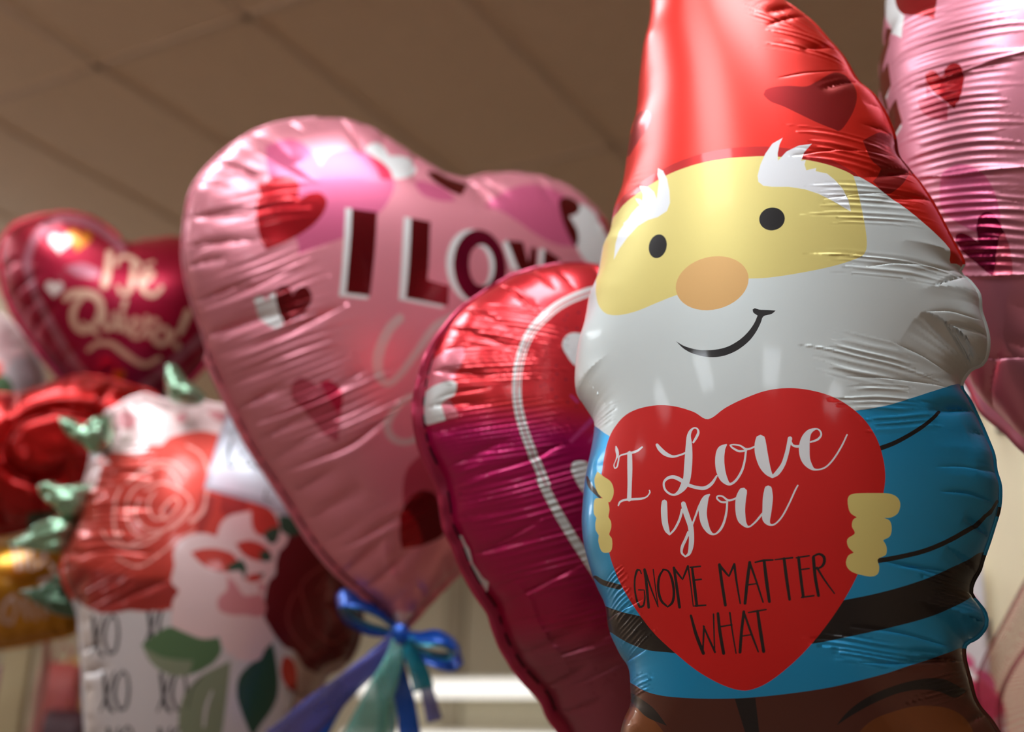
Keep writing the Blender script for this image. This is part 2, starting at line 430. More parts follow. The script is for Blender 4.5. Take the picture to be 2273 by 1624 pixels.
def flange_ring(sk, Q, nout, w, m, root, seam, seed, fi, fwf=None):
    rs = np.random.RandomState(seed); n = len(Q)
    o2 = nout.copy()
    for k in range(4): o2 = (np.roll(o2, 1, 0) + o2 + np.roll(o2, -1, 0)) / 3
    o2 /= np.linalg.norm(o2, axis=1)[:, None]
    s = np.concatenate([[0], np.cumsum(np.linalg.norm(np.roll(Q, -1, 0) - Q, axis=1))[:-1]])
    wav = 0.25 * np.sin(s * 170 + 2 * np.sin(s * 40)) + 0.2 * np.sin(s * 61)
    V = []; F = []
    cols = [(-0.0012, 0.0006), (0.0022 / w, 0.0006), (0.55, 0.0004), (1.0, 0.0003)]
    for side in (1, -1):
        for a, t in cols:
            wf = np.array([fwf(q / s[-1]) for q in s]) if (fwf and a > 0) else 1.0
            dist = a if a < 0 else a * w * (1 + 0.12 * wav * (a > 0.3)) * wf
            zz = side * t + (0 if a <= 0.4 else a * w * 0.28 * wav)
            V += list(np.concatenate([Q + o2 * np.reshape(np.broadcast_to(dist, (n,)), (n, 1)), np.reshape(np.broadcast_to(zz, (n,)), (n, 1))], 1))
    ids = np.arange(len(V)).reshape(8, n)
    m = list(m); dash = np.zeros(n, bool)
    if seam:                                                       # dark pressed seam dashes
        m.append(seam[0]); i = 0
        while i < n:
            k = 2 + rs.randint(4)
            if rs.rand() < seam[1]: dash[i:i + k] = True
            i += k + 1 + rs.randint(2)
    mi = []
    for i in range(n):
        j = (i + 1) % n
        for c in range(3):
            F.append((ids[c, i], ids[c, j], ids[c+1, j], ids[c+1, i])); F.append((ids[4+c, i], ids[5+c, i], ids[5+c, j], ids[4+c, j]))
            mi += [len(m) - 1 if (dash[i] and c == 0) else fi[i], fi[i]]
        F.append((ids[3, i], ids[3, j], ids[7, j], ids[7, i])); mi.append(fi[i])
    mesh_obj('seam_border', V, F, m, root, mi)

def box(name, c, s, m, parent=None, rz=0.0, bev=0.003):
    bm = bmesh.new(); bmesh.ops.create_cube(bm, size=1)
    for v in bm.verts: v.co = Vector((v.co.x * s[0], v.co.y * s[1], v.co.z * s[2]))
    if bev: bmesh.ops.bevel(bm, geom=list(bm.edges), offset=bev, segments=2, affect='EDGES')
    bmesh.ops.rotate(bm, verts=bm.verts, cent=(0, 0, 0), matrix=Matrix.Rotation(rz, 3, 'Z'))
    me = bpy.data.meshes.new(name); bm.to_mesh(me); bm.free(); me.materials.append(m)
    o = bpy.data.objects.new(name, me); COL.objects.link(o); o.location = c
    if parent: o.parent = parent
    return o
def tube(name, pts, r, m, parent=None, seg=8):
    P = [np.array(p, float) for p in pts]; V = []; F = []
    for i, p in enumerate(P):
        t = P[min(i+1, len(P)-1)] - P[max(i-1, 0)]; t /= np.linalg.norm(t); a = np.cross(t, [0.3, 0.9, 0.2]); a /= np.linalg.norm(a); b = np.cross(t, a)
        rr = r[i] if hasattr(r, '__len__') else r
        for k in range(seg): V.append(p + rr * (a * math.cos(6.2832 * k / seg) + b * math.sin(6.2832 * k / seg)))
    for i in range(len(P) - 1):
        for k in range(seg): F.append((i*seg+k, i*seg+(k+1) % seg, (i+1)*seg+(k+1) % seg, (i+1)*seg+k))
    F.append(tuple(range(seg))[::-1]); F.append(tuple((len(P)-1)*seg + k for k in range(seg)))
    return mesh_obj(name, V, F, m, parent)
def local(root, P):
    Mi = np.array(root.matrix_world.inverted()); return [(Mi[:3, :3] @ np.array(p) + Mi[:3, 3]) for p in P]
def strip(name, pts, widths, m, parent=None, side=(1, 0, 0), th=0.0006, ripple=0.0):
    """a ribbon: centre line in 3-D, width vectors, real thickness"""
    P = [np.array(p, float) for p in pts]; V = []; F = []; n = len(P); ns = 5
    sd = np.array(side, float)
    for i, p in enumerate(P):
        t = P[min(i+1, n-1)] - P[max(i-1, 0)]; t /= np.linalg.norm(t) + 1e-9
        s = sd[i] if sd.ndim == 2 else sd
        s = s - t * (s @ t); s /= np.linalg.norm(s) + 1e-9; nn = np.cross(t, s)
        for layer in (1, -1):
            for k in range(ns):
                x = (k / (ns - 1) - 0.5) * widths[i]
                V.append(p + s * x + nn * (layer * th / 2 + ripple * math.sin(k * 2.4 + i * 0.35)))
    W_ = 2 * ns
    for i in range(n - 1):
        a, b = i * W_, (i + 1) * W_
        for k in range(ns - 1):
            F.append((a+k, a+k+1, b+k+1, b+k)); F.append((a+ns+k, b+ns+k, b+ns+k+1, a+ns+k+1))
        F.append((a, b, b+ns, a+ns)); F.append((a+ns-1, a+2*ns-1, b+2*ns-1, b+ns-1))
    F.append(tuple([0+k for k in range(ns)] + [2*ns-1-k for k in range(ns)])[::-1]); a = (n-1)*W_
    F.append(tuple([a+k for k in range(ns)] + [a+2*ns-1-k for k in range(ns)]))
    return mesh_obj(name, V, F, m, parent)
# ------------------------------------------------------------------ the shop: ceiling grid, walls, lamps
va = CR @ np.array([2900 - IW/2, -(1850 - IH/2), -FPX]); va[2] = 0; va /= np.linalg.norm(va)   # the two ceiling grid directions
vb = np.array([-va[1], va[0], 0]); AZ = math.atan2(va[1], va[0]); HC = CEIL - 1.5
TA, TB = 1.177, 0.622; A0, B0 = 1.12 * HC, 1.405 * HC
def ab(a, b, z): return va * a + vb * b + np.array([0, 0, z])
def kstruct(o): o['kind'] = 'structure'; return o
AMIN, AMAX, BMIN, BMAX = A0 - 9 * TA, 6.6, B0 - 14 * TB, B0 + 10 * TB
def obox(name, a0, a1, b0, b1, z0, z1, m, bev=0.0):
    c = ab((a0+a1)/2, (b0+b1)/2, (z0+z1)/2); return box(name, c, (a1-a0, b1-b0, z1-z0), m, None, AZ, bev)
m_ceil = mat('ceiling tile', (240, 216, 188), 0.95, bump=0.3, bscale=220, vary=0.05)
m_tbar = mat('ceiling grid metal', (222, 198, 172), 0.6)
m_wall = mat('far wall paint', (190, 182, 158), 0.9, vary=0.04)
m_wall2 = mat('side wall paint', (214, 184, 152), 0.9, vary=0.04)
m_floor = mat('floor vinyl', (126, 104, 88), 0.5, vary=0.15)
m_dark = mat('wall dark paint', (112, 78, 58), 0.8)
lights = []; LJ = int(round((0.6 - A0) / TA - 0.5)); LI = int(round((-0.4 - B0) / TB - 0.5))
for j in range(-7, 4):
    for i in range(-14, 10):
        if (j % 2) or ((i + (1 if j % 4 else 0) * 2) % 4): continue
        a = A0 + (j + 0.5) * TA; b = B0 + (i + 0.5) * TB
        if not (AMIN + 0.5 < a < AMAX - 0.6 and BMIN + 0.3 < b < BMAX - 0.3) or b < (-3.2 if a < -3 else -0.8) or ab(a, b, 0)[0] > 0.9: continue  # one lamp far behind is added to brighten the display board
        q = (ab(a, b, CEIL) - CP) @ CR
        if -q[2] > 0.05:
            u = IW/2 + FPX*q[0]/-q[2]; v = IH/2 - FPX*q[1]/-q[2]
            if -260 < u < IW + 900 and v > -900: continue
        if i == LI and j == LJ: i += 1; b += TB
        if abs(a + 1.7) < .2 and abs(b - .8) < .2: j += 1; a += TA
        lights.append((a, b, i, j))
cells = {(i, j) for _, _, i, j in lights}
V = []; F = []
for i in range(-15, 11):                                      # the tiles, with openings where the lamps are let in
    for j in range(-10, 4):
        if (i, j) in cells: continue
        a, b = A0 + j * TA, B0 + i * TB; a1 = min(a + TA, AMAX)
        if a >= AMAX: continue
        k = len(V); V += [ab(a, b, CEIL), ab(a, b + TB, CEIL), ab(a1, b + TB, CEIL), ab(a1, b, CEIL)]; F.append((k, k+1, k+2, k+3))
kstruct(mesh_obj('ceiling', V, F, m_ceil, None, None, False))
V = []; F = []
def bar(a0, a1, b0, b1):
    k = len(V); z0, z1 = CEIL - 0.006, CEIL + 0.03
    for z in (z0, z1): V.extend([ab(a0, b0, z), ab(a1, b0, z), ab(a1, b1, z), ab(a0, b1, z)])
    for f in ((0,1,2,3), (7,6,5,4), (0,4,5,1), (1,5,6,2), (2,6,7,3), (3,7,4,0)): F.append(tuple(k + x for x in f))
for i in range(-14, 11): bar(AMIN, AMAX, B0 + i*TB - 0.012, B0 + i*TB + 0.012)
for j in range(-9, 3): bar(A0 + j*TA - 0.014, A0 + j*TA + 0.014, BMIN, BMAX)
kstruct(mesh_obj('trim_1', V, F, m_tbar, None, None, False))
kstruct(obox('floor', AMIN, AMAX, BMIN, BMAX, -0.05, 0, m_floor))
kstruct(obox('wall_back', AMAX, AMAX + 0.06, BMIN, BMAX, 0, CEIL + 0.05, m_wall))
kstruct(obox('wall_front', AMIN - 0.1, AMIN, BMIN, BMAX, 0, CEIL + 0.05, m_wall2))
kstruct(obox('wall_left', AMIN, AMAX, BMAX, BMAX + 0.1, 0, CEIL + 0.05, m_wall2))
kstruct(obox('wall_right', AMIN, AMAX, BMIN - 0.1, BMIN, 0, CEIL + 0.05, m_wall2))
m_lamp = mat('lamp diffuser', (255, 250, 240), 0.6, emit=((240, 247, 255), TROFFER), vary=0)
m_lframe = mat('lamp frame', (225, 220, 210), 0.5)
for n, (a, b, i, j) in enumerate(lights):
    if a > 2 and b > 4: continue
    t = empty('ceiling_lamp', ab(a, b, CEIL), (0, 0, AZ))
    tag(t, 'recessed white fluorescent ceiling lamp outside the picture', 'ceiling lamp', 'recessed ceiling lamps')
    bm = bmesh.new()
    for cx, cy, sx, sy in ((0, TB/2-.03, TA-.03, .03), (0, -TB/2+.03, TA-.03, .03), (TA/2-.03, 0, .03, TB-.06), (-TA/2+.03, 0, .03, TB-.06)):
        r = bmesh.ops.create_cube(bm, size=1)
        for v in r['verts']: v.co = Vector((v.co.x*sx+cx, v.co.y*sy+cy, v.co.z*.05+.015))
    me = bpy.data.meshes.new('frame'); bm.to_mesh(me); bm.free(); me.materials.append(m_lframe)
    o = bpy.data.objects.new('frame', me); COL.objects.link(o); o.parent = t
    o = box('diffuser', (0, 0, -0.02), (TA - .09, TB - .09, .09), m_lamp, t, 0, 0.0)
for a, b, i, j in lights:                                     # added unseen lamps on wires, hung low to brighten the left ceiling
    if not (a > 2 and b > 4): continue
    t = empty('ceiling_fill_lamp', ab(a, b, CEIL), (0, 0, AZ)); tag(t, 'added unseen lamp on wires that brightens the ceiling on the left', 'added fill lamp', 'added fill lamps')
    box('lid', (0, 0, 0.012), (TA, TB, 0.02), m_lframe, t); box('diffuser', (0, 0, -0.42), (TA, 0.3, 0.09), m_lamp, t, 0, 0.0)
    for sx in (-0.4, 0.4): box('wire', (sx, 0, -0.19), (0.006, 0.006, 0.39), m_lframe, t, 0, 0)
# far wall: panel joint and two rows of strip lamps standing off it
def on_wall(p, off=0.0):
    d = ray(p); t = (AMAX - off) / (d @ va); return CP + d * t
m_strip = mat('strip lamp tube', (255, 250, 240), 0.5, emit=((250, 250, 245), STRIP), vary=0)
for px_y, hh, lab, x0, x1 in ((1521, 0.085, 'long white strip lamp on the far wall, the upper one', 800, 1420), (1640, 0.085, 'long white strip lamp on the far wall, cut by the lower picture edge', 760, 1460)):
    p = on_wall((1070, px_y), 0.12); b0 = on_wall((x0, px_y), .12) @ vb; b1 = on_wall((x1, px_y), .12) @ vb
    c = ab(AMAX - 0.10, (b0 + b1) / 2, p[2])
    t = empty('strip_lamp', c, (0, 0, AZ)); tag(t, lab, 'strip lamp')
    box('housing', (0.02, 0, 0.02), (0.10, abs(b1 - b0), 0.05), m_lframe, t)
    box('tube', (-0.035, 0, -0.02), (0.05, abs(b1 - b0) - .06, hh), m_strip, t)
bj = on_wall((1010, 1400)) @ vb
kstruct(obox('trim_2', AMAX - 0.02, AMAX, bj - 0.07, bj + 0.07, 0, CEIL - 0.02, mat('wall joint', (160, 150, 128), 0.8)))
zw = on_wall((1010, 1560))[2]

# ------------------------------------------------------------------ printed reading grids of the enlarged views
Z1 = Z(1260, 0, 2.2438); Z2 = Z(1260, 620, 2.2438); Z3 = Z(1260, 1100, 2.2438)
Z4 = Z(1300, 880, 3.788); Z5 = Z(1300, 1200, 3.788)
Z6 = Z(400, 240, 2.273); R5 = Z(600, 560, 2.772); R6 = Z(600, 1000, 2.6024)
R7 = Z(0, 440, 3.531); R8 = Z(0, 780, 1.9237); ZR = Z(1900, 0, 2.2547); ZB = Z(1880, 60, 2.9)
ZQ = Z(150, 850, 3.0634); ZP = Z(370, 1080, 2.985); ZW = Z(620, 1280, 3.666)

# ================================================================== gnome balloon
red = foil('gnome red foil', (226, 32, 14), 0.37, 0.68, 0.42, 0.24)
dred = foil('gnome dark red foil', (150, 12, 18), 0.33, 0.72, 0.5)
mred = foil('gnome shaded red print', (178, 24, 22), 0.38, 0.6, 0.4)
white = foil('gnome white print', (206, 214, 212), 0.46, 0.36, 0.22, 0.05)
yel = foil('gnome face print', (220, 204, 122), 0.45, 0.35, 0.08)
nose = foil('gnome nose print', (214, 168, 104), 0.45, 0.35, 0.08)
blk = foil('gnome black print', (16, 14, 16), 0.35, 0.3, 0.5)
blu = foil('gnome blue foil', (34, 158, 214), 0.33, 0.6, 0.4)
hrt = foil('gnome heart print', (205, 24, 20), 0.45, 0.45, 0.12)
brw = foil('gnome brown foil', (88, 46, 36), 0.3, 0.55, 0.5)
bot = foil('gnome boot foil', (120, 66, 30), 0.3, 0.55, 0.5)
brow = foil('gnome brow print', (226, 228, 230), 0.45, 0.25, 0.3)
gout = [(1440,-70),(1446,-10),(1440,60),(1428,120),(1415,220),(1402,300),(1390,370),(1370,450),(1347,530),(1325,610),(1302,690),(1288,760),(1279,830),(1281,872),(1298,900),(1317,935),
 (1318,965),(1308,1040),(1298,1090),(1291,1150),(1296,1200),(1311,1260),(1325,1300),(1345,1345),(1354,1400),(1374,1448),(1394,1480),(1400,1520),(1400,1560),(1385,1600),(1372,1650),
 (1345,1720),(1310,1790),(1300,1850),(1330,1920),(1420,1950),(1540,1940),(1640,1890),(1700,1880),(1780,1940),(1920,1985),(2080,1980),(2210,1920),(2262,1820),(2255,1730),(2232,1660),(2204,1608),
 (2168,1560),(2152,1510),(2140,1460),(2143,1430),(2168,1413),(2187,1388),(2185,1362),(2170,1338),(2156,1316),(2160,1290),(2174,1262),(2180,1240),(2194,1200),(2205,1165),(2216,1125),(2218,1080),(2209,1045),(2204,1010),
 (2190,975),(2175,940),(2152,892),(2134,856),(2152,822),(2178,808),(2190,785),(2192,750),(2184,715),(2176,690),(2172,655),(2152,625),(2134,604),(2141,588),(2128,562),(2105,520),(2078,468),(2050,422),(2012,372),(1992,345),(1980,290),(1945,222),(1902,180),(1872,130),(1842,95),(1800,50),(1762,20),(1730,-5),
 (1690,-60),(1640,-130),(1590,-210),(1540,-290),(1490,-340),(1440,-350),(1418,-300),(1424,-200),(1432,-130)]
ga = []
def G(m, *ps):
    for p in ps: ga.append((m, np.asarray(p, float)))
# brown trousers and boots
G(brw, poly(Z3([(240,880),(315,930),(380,970),(470,995),(600,1007),(750,1010),(900,1005),(1100,985),(1300,955),(1450,920),(1600,880),(1720,838),(1850,795),(1975,755),(2140,690),(2400,900),(2450,1500),(2300,2100),(1200,2100),(100,2100),(0,1500),(120,1100)]), 10))
G(bot, poly(Z3([(1420,1240),(1500,1130),(1620,1075),(1760,1045),(1900,1060),(1990,1120),(2040,1240),(2100,1500),(1900,1700),(1500,1700),(1350,1500)]), 10),
  poly(Z3([(240,1240),(270,1100),(320,1050),(380,1080),(450,1140),(520,1260),(560,1500),(400,1700),(150,1700),(120,1450)]), 10))
G(blk, poly(Z3([(1340,1142),(1380,1090),(1450,1030),(1550,975),(1680,930),(1800,908),(1880,915),(1950,950),(1988,972),(1930,1005),(1850,975),(1750,965),(1640,985),(1520,1035),(1420,1090)]), 6),
  line_poly(Z3([(832,1009),(935,1006),(955,1180),(965,1300),(930,1330),(885,1180)])),
  poly(Z3([(308,975),(350,1000),(430,1060),(495,1145),(400,1105),(350,1060),(315,1020)]), 6))
# blue jumper
G(blu, poly(Z3([(0,-420),(100,-380),(900,-500),(1800,-600),(2100,-760),(2300,-600),(2300,300),(2220,620),(2100,715),(1975,757),(1850,795),(1720,838),(1600,880),(1450,920),(1300,955),(1100,985),(900,1005),(750,1010),(600,1007),(470,995),(380,970),(315,930),(200,870),(0,600)]), 10))
# belt, sleeve lines
G(blk, poly(Z3([(120,520),(205,556),(260,575),(320,590),(600,640),(1000,600),(1365,522),(1500,495),(1640,460),(1780,415),(1880,372),(2000,315),(2130,250),(2200,420),(2100,470),(2010,508),(1900,565),(1780,610),(1640,648),(1500,680),(1350,712),(1210,738),(800,800),(475,777),(400,768),(330,745),(270,715),(200,670),(120,620)]), 8),
  stroke(Z2([(1480,865,24),(1550,843,24),(1640,808,22),(1750,745,20),(1820,690,18),(1848,652,18)])),
  stroke(Z2([(1500,1408,24),(1650,1382,24),(1780,1350,24),(1900,1300,24),(2020,1230,24),(2100,1165,20),(2140,1110,14)])),
  stroke(Z2([(98,985,12),(118,1035,22),(175,1092,20)])), stroke(Z2([(140,1482,16),(180,1510,26),(260,1532,26)])))
# beard
G(white, poly(Z1([(60,1330),(150,1180),(255,1045),(420,950),(700,860),(1000,860),(1300,870),(1425,872),(1500,905),(1560,945),(1650,1010),(1750,1090),(1850,1180),(1905,1245),(1938,1325),(2300,1320)]) +
  Z2([(2400,100),(2300,400),(2000,500),(1880,537),(1800,562),(1700,595),(1600,625),(1500,645),(1430,655),(1300,700),(700,820),(300,830),(205,778),(170,755),(130,725),(60,690),(-80,560),(-60,200)]), 8))
# red hat markings
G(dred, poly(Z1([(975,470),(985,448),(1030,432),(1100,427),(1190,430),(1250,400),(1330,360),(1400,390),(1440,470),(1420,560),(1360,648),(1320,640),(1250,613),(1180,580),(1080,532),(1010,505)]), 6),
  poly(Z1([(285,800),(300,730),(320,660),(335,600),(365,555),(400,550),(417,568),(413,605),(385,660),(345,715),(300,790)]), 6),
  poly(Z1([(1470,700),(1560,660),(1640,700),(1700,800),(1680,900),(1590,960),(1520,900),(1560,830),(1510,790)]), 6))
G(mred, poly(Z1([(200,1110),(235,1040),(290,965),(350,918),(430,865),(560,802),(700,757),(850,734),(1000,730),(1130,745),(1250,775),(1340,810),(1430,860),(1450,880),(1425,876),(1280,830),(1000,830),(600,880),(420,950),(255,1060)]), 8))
# face
G(yel, poly(Z1([(255,1050),(300,1000),(420,915),(520,860),(650,815),(780,790),(900,780),(1010,778),(1150,790),(1280,815),(1380,850),(1422,873),(1422,873.5),(1440,930),(1465,1040),(1485,1150),(1490,1220),(1482,1255),(1450,1283),(1320,1325),(1150,1360),(1000,1382),(900,1387),(820,1392),(700,1420),(540,1470),(450,1505),(340,1550),(250,1569),(190,1560),(155,1520),(141,1460),(145,1400),(165,1300),(185,1200),(215,1110)]), 6))
G(nose, ell(1260+720/2.2438, 1410/2.2438, 184/2.2438, 131/2.2438, -14))
G(blk, ell(1260+449/2.2438, 1226/2.2438, 44/2.2438, 60/2.2438, 14), ell(1260+1018/2.2438, 1090/2.2438, 64/2.2438, 57/2.2438, -10),
  poly(Z2([(540,308),(585,333),(650,350),(720,351),(790,337),(850,305),(895,265),(928,220),(946,180),(924,164),(921,150),(932,143),(955,150),(1000,152),(1036,155),(1015,172),(975,184),(962,215),(938,262),(900,310),(840,355),(770,382),(700,386),(630,371),(580,346)]), 4))
G(brow, poly(Z1([(1071,686),(1020,715),(985,765),(960,820),(946,875),(950,905),(975,925),(1020,930),(1100,930),(1180,942),(1250,965),(1320,1000),(1370,1030),(1411,1054),(1400,1000),(1370,940),(1330,895),(1292,864),(1236,852),(1238,836),(1212,842),(1189,848),(1180,820),(1186,797),(1163,800),(1176,760),(1216,716),(1150,725),(1090,755),(1048,800),(1046,765),(1055,720)]), 60),
  poly(Z1([(450,837),(475,850),(495,890),(507,950),(510,1010),(495,1050),(450,1080),(400,1095),(350,1125),(300,1180),(260,1235),(230,1293),(238,1215),(256,1155),(280,1118),(277,1112),(300,1092),(318,1062),(350,1028),(360,1022),(348,1008),(336,988),(358,990),(372,1000),(375,965),(357,926),(400,930),(430,955),(444,992),(450,940),(455,900),(447,870)]), 60))
# the heart it holds
G(hrt, poly([(1572,930),(1540,914),(1500,902),(1460,899),(1420,906),(1390,920),(1368,943),(1352,972),(1342,1010),(1335,1060),(1334,1110),(1338,1150),(1345,1190),(1352,1225),(1362,1258),(1380,1300),(1410,1350),(1450,1403),(1500,1450),(1550,1490),(1600,1518),(1640,1531),(1668,1530),(1705,1514),(1750,1480),(1795,1436),(1840,1380),(1880,1320),(1905,1272),(1928,1220),(1947,1160),(1960,1100),(1965,1060),(1961,1020),(1947,975),(1922,935),(1890,905),(1850,881),(1800,866),(1750,861),(1700,867),(1650,885),(1610,905)], 7))
# hands
G(yel, poly(Z4([(100,628),(150,670),(212,715),(236,780),(230,840),(206,885),(190,887),(201,950),(192,1010),(212,1045),(216,1100),(198,1160),(220,1190),(224,1260),(206,1306),(145,1309),(120,1270),(106,1210),(110,1165),(86,1125),(82,1060),(90,1020),(70,985),(69,900),(85,856),(146,855),(110,822),(82,760),(75,690)]), 5),
  poly(Z2([(1395,1112),(1400,1080),(1430,1066),(1515,1063),(1600,1066),(1642,1085),(1657,1120),(1645,1163),(1610,1185),(1575,1187),(1605,1202),(1614,1240),(1605,1278),(1571,1298),(1588,1330),(1585,1370),(1545,1393),(1552,1430),(1545,1465),(1510,1479),(1440,1465),(1402,1445),(1386,1412),(1398,1375),(1425,1360),(1397,1330),(1394,1292),(1430,1264),(1416,1230),(1421,1197),(1440,1184),(1407,1160)]), 4))
# writing: I Love you
wh = [
 [(255,418,10),(262,450,26),(268,490,22),(255,530,8),(238,575,8),(245,603,10),(264,590,12),(276,540,12),(286,500,12),(340,480,14),(400,468,20),(440,452,18),(475,424,14)],
 [(370,476,40),(372,600,42),(370,740,36),(366,864,36)],
 [(275,915,12),(290,885,16),(330,868,18),(400,862,20),(470,857,18),(515,840,12),(540,805,12),(536,788,10)],
 [(600,405,24),(625,440,36),(670,480,36),(730,503,22),(790,492,16),(840,472,16)],
 [(905,385,16),(932,340,22),(948,300,20),(938,270,14),(912,263,12),(885,285,22),(868,330,34),(868,400,52),(866,500,64),(860,600,66),(850,690,62),(826,750,60),(790,798,36),(745,825,18),(700,812,18),(665,775,18),(658,722,18),(690,685,24),(740,676,30),(795,698,34),(855,738,30),(925,762,28),(1000,768,30),(1060,730,26),(1103,665,14)],
 [(1182,404,14),(1145,440,62),(1130,490,74),(1128,560,78),(1138,630,76),(1165,695,60),(1210,735,24),(1262,705,20),(1310,630,20),(1335,550,18),(1348,455,16)],
 [(1350,452,16),(1290,458,18),(1235,430,16),(1214,408,12),(1245,403,12),(1300,412,14),(1345,440,18),(1385,436,16),(1425,418,14)],
 [(1470,362,84),(1470,410,100),(1478,480,106),(1502,570,92),(1535,635,60),(1570,674,22),(1612,640,40),(1660,570,36),(1690,480,34),(1708,400,34),(1718,352,38)],
 [(1716,365,22),(1742,408,18),(1785,418,22),(1820,405,20)],
 [(1890,382,14),(1950,360,18),(1980,322,16),(1968,285,14),(1935,271,14),(1880,298,44),(1848,360,76),(1838,440,90),(1848,520,78),(1882,580,50),(1930,613,16),(2010,597,14),(2080,530,14),(2150,420,14),(2198,320,12)],
 [(662,888,46),(660,950,54),(666,1050,52),(684,1120,42),(706,1160,14),(750,1110,18),(790,1030,20),(812,950,22)],
 [(822,900,40),(838,960,46),(862,1030,46),(882,1090,46),(890,1170,44),(887,1250,42),(870,1318,26),(838,1344,14),(808,1312,18),(812,1262,24),(840,1200,24),(866,1140,26)],
 [(895,1080,16),(925,1000,16),(955,920,18),(990,860,20)],
 [(1040,824,14),(1012,850,48),(990,910,70),(986,990,66),(1003,1070,60),(1038,1135,36),(1082,1157,14),(1130,1120,20),(1165,1050,20),(1185,960,18),(1190,885,16)],
 [(1190,887,18),(1140,885,16),(1104,855,14),(1112,835,14),(1150,838,14),(1195,870,18),(1235,866,16),(1280,846,16)],
 [(1322,800,72),(1305,860,86),(1300,950,82),(1312,1030,70),(1345,1082,32),(1378,1092,14),(1430,1050,16),(1485,985,18)],
 [(1535,778,64),(1532,850,84),(1525,950,78),(1520,1030,66),(1548,1075,22),(1592,1070,14),(1650,1010,14),(1710,900,14),(1760,790,14),(1784,746,12)]]
for s in wh: G(brow, stroke(Z4(s), None, 2.2))
bk = [
 [(468,275,10),(455,245,12),(435,245,22),(415,310,16),(413,400,16),(430,500,18),(455,555,22),(485,545,18),(498,480,14),(492,413,10),(445,412,12)],
 [(495,240,22),(510,350,24),(530,560,22)],[(500,245,16),(550,400,14),(610,555,10)],[(568,240,10),(588,400,10),(609,555,10)],
 [(655,240,14),(620,300,20),(610,400,22),(635,500,22),(690,555,14),(730,515,22),(742,430,22),(725,320,22),(692,252,16),(650,241,14)],
 [(742,225,22),(765,380,24),(790,558,24)],[(742,230,20),(815,325,14),(860,213,20)],[(862,216,14),(885,380,12),(905,550,10)],
 [(895,225,20),(915,380,26),(935,545,24)],[(880,222,14),(965,214,14)],[(912,330,14),(972,323,14)],[(920,547,16),(1010,540,14)],
 [(1125,200,26),(1145,350,26),(1175,540,26)],[(1125,205,24),(1205,298,16),(1250,195,20)],[(1250,198,22),(1270,350,18),(1300,525,14)],
 [(1380,180,26),(1360,330,28),(1340,525,26)],[(1380,182,20),(1435,340,18),(1492,515,14)],[(1350,372,14),(1445,358,12)],
 [(1425,180,14),(1500,164,18),(1575,160,14)],[(1500,165,26),(1520,330,30),(1545,510,26)],
 [(1592,158,12),(1740,141,16)],[(1668,150,26),(1690,320,28),(1715,492,24)],
 [(1790,140,26),(1808,300,26),(1830,470,26)],[(1770,142,14),(1880,125,14)],[(1820,240,14),(1880,232,14)],[(1815,475,14),(1920,460,14)],
 [(1915,140,28),(1930,300,28),(1958,460,26)],[(1915,130,18),(1962,110,20),(2003,135,26),(2005,185,26),(1980,220,20),(1940,235,14)],[(1945,225,20),(2010,330,16),(2092,442,12)],
 [(885,628,20),(930,790,28),(990,945,28)],[(985,945,14),(995,720,18)],[(990,715,14),(1040,830,18),(1088,935,18)],[(1085,938,12),(1075,615,14)],
 [(1112,610,24),(1130,770,28),(1160,945,28)],[(1212,603,16),(1235,770,14),(1265,945,12)],[(1128,722,14),(1230,705,14)],
 [(1330,595,24),(1310,770,26),(1298,935,26)],[(1330,597,18),(1390,770,20),(1452,932,14)],[(1305,802,12),(1392,788,12)],
 [(1368,603,12),(1440,590,16),(1518,577,12)],[(1445,590,24),(1470,760,30),(1497,930,28)]]
for s in bk: G(blk, stroke(Z5(s), None, 4))
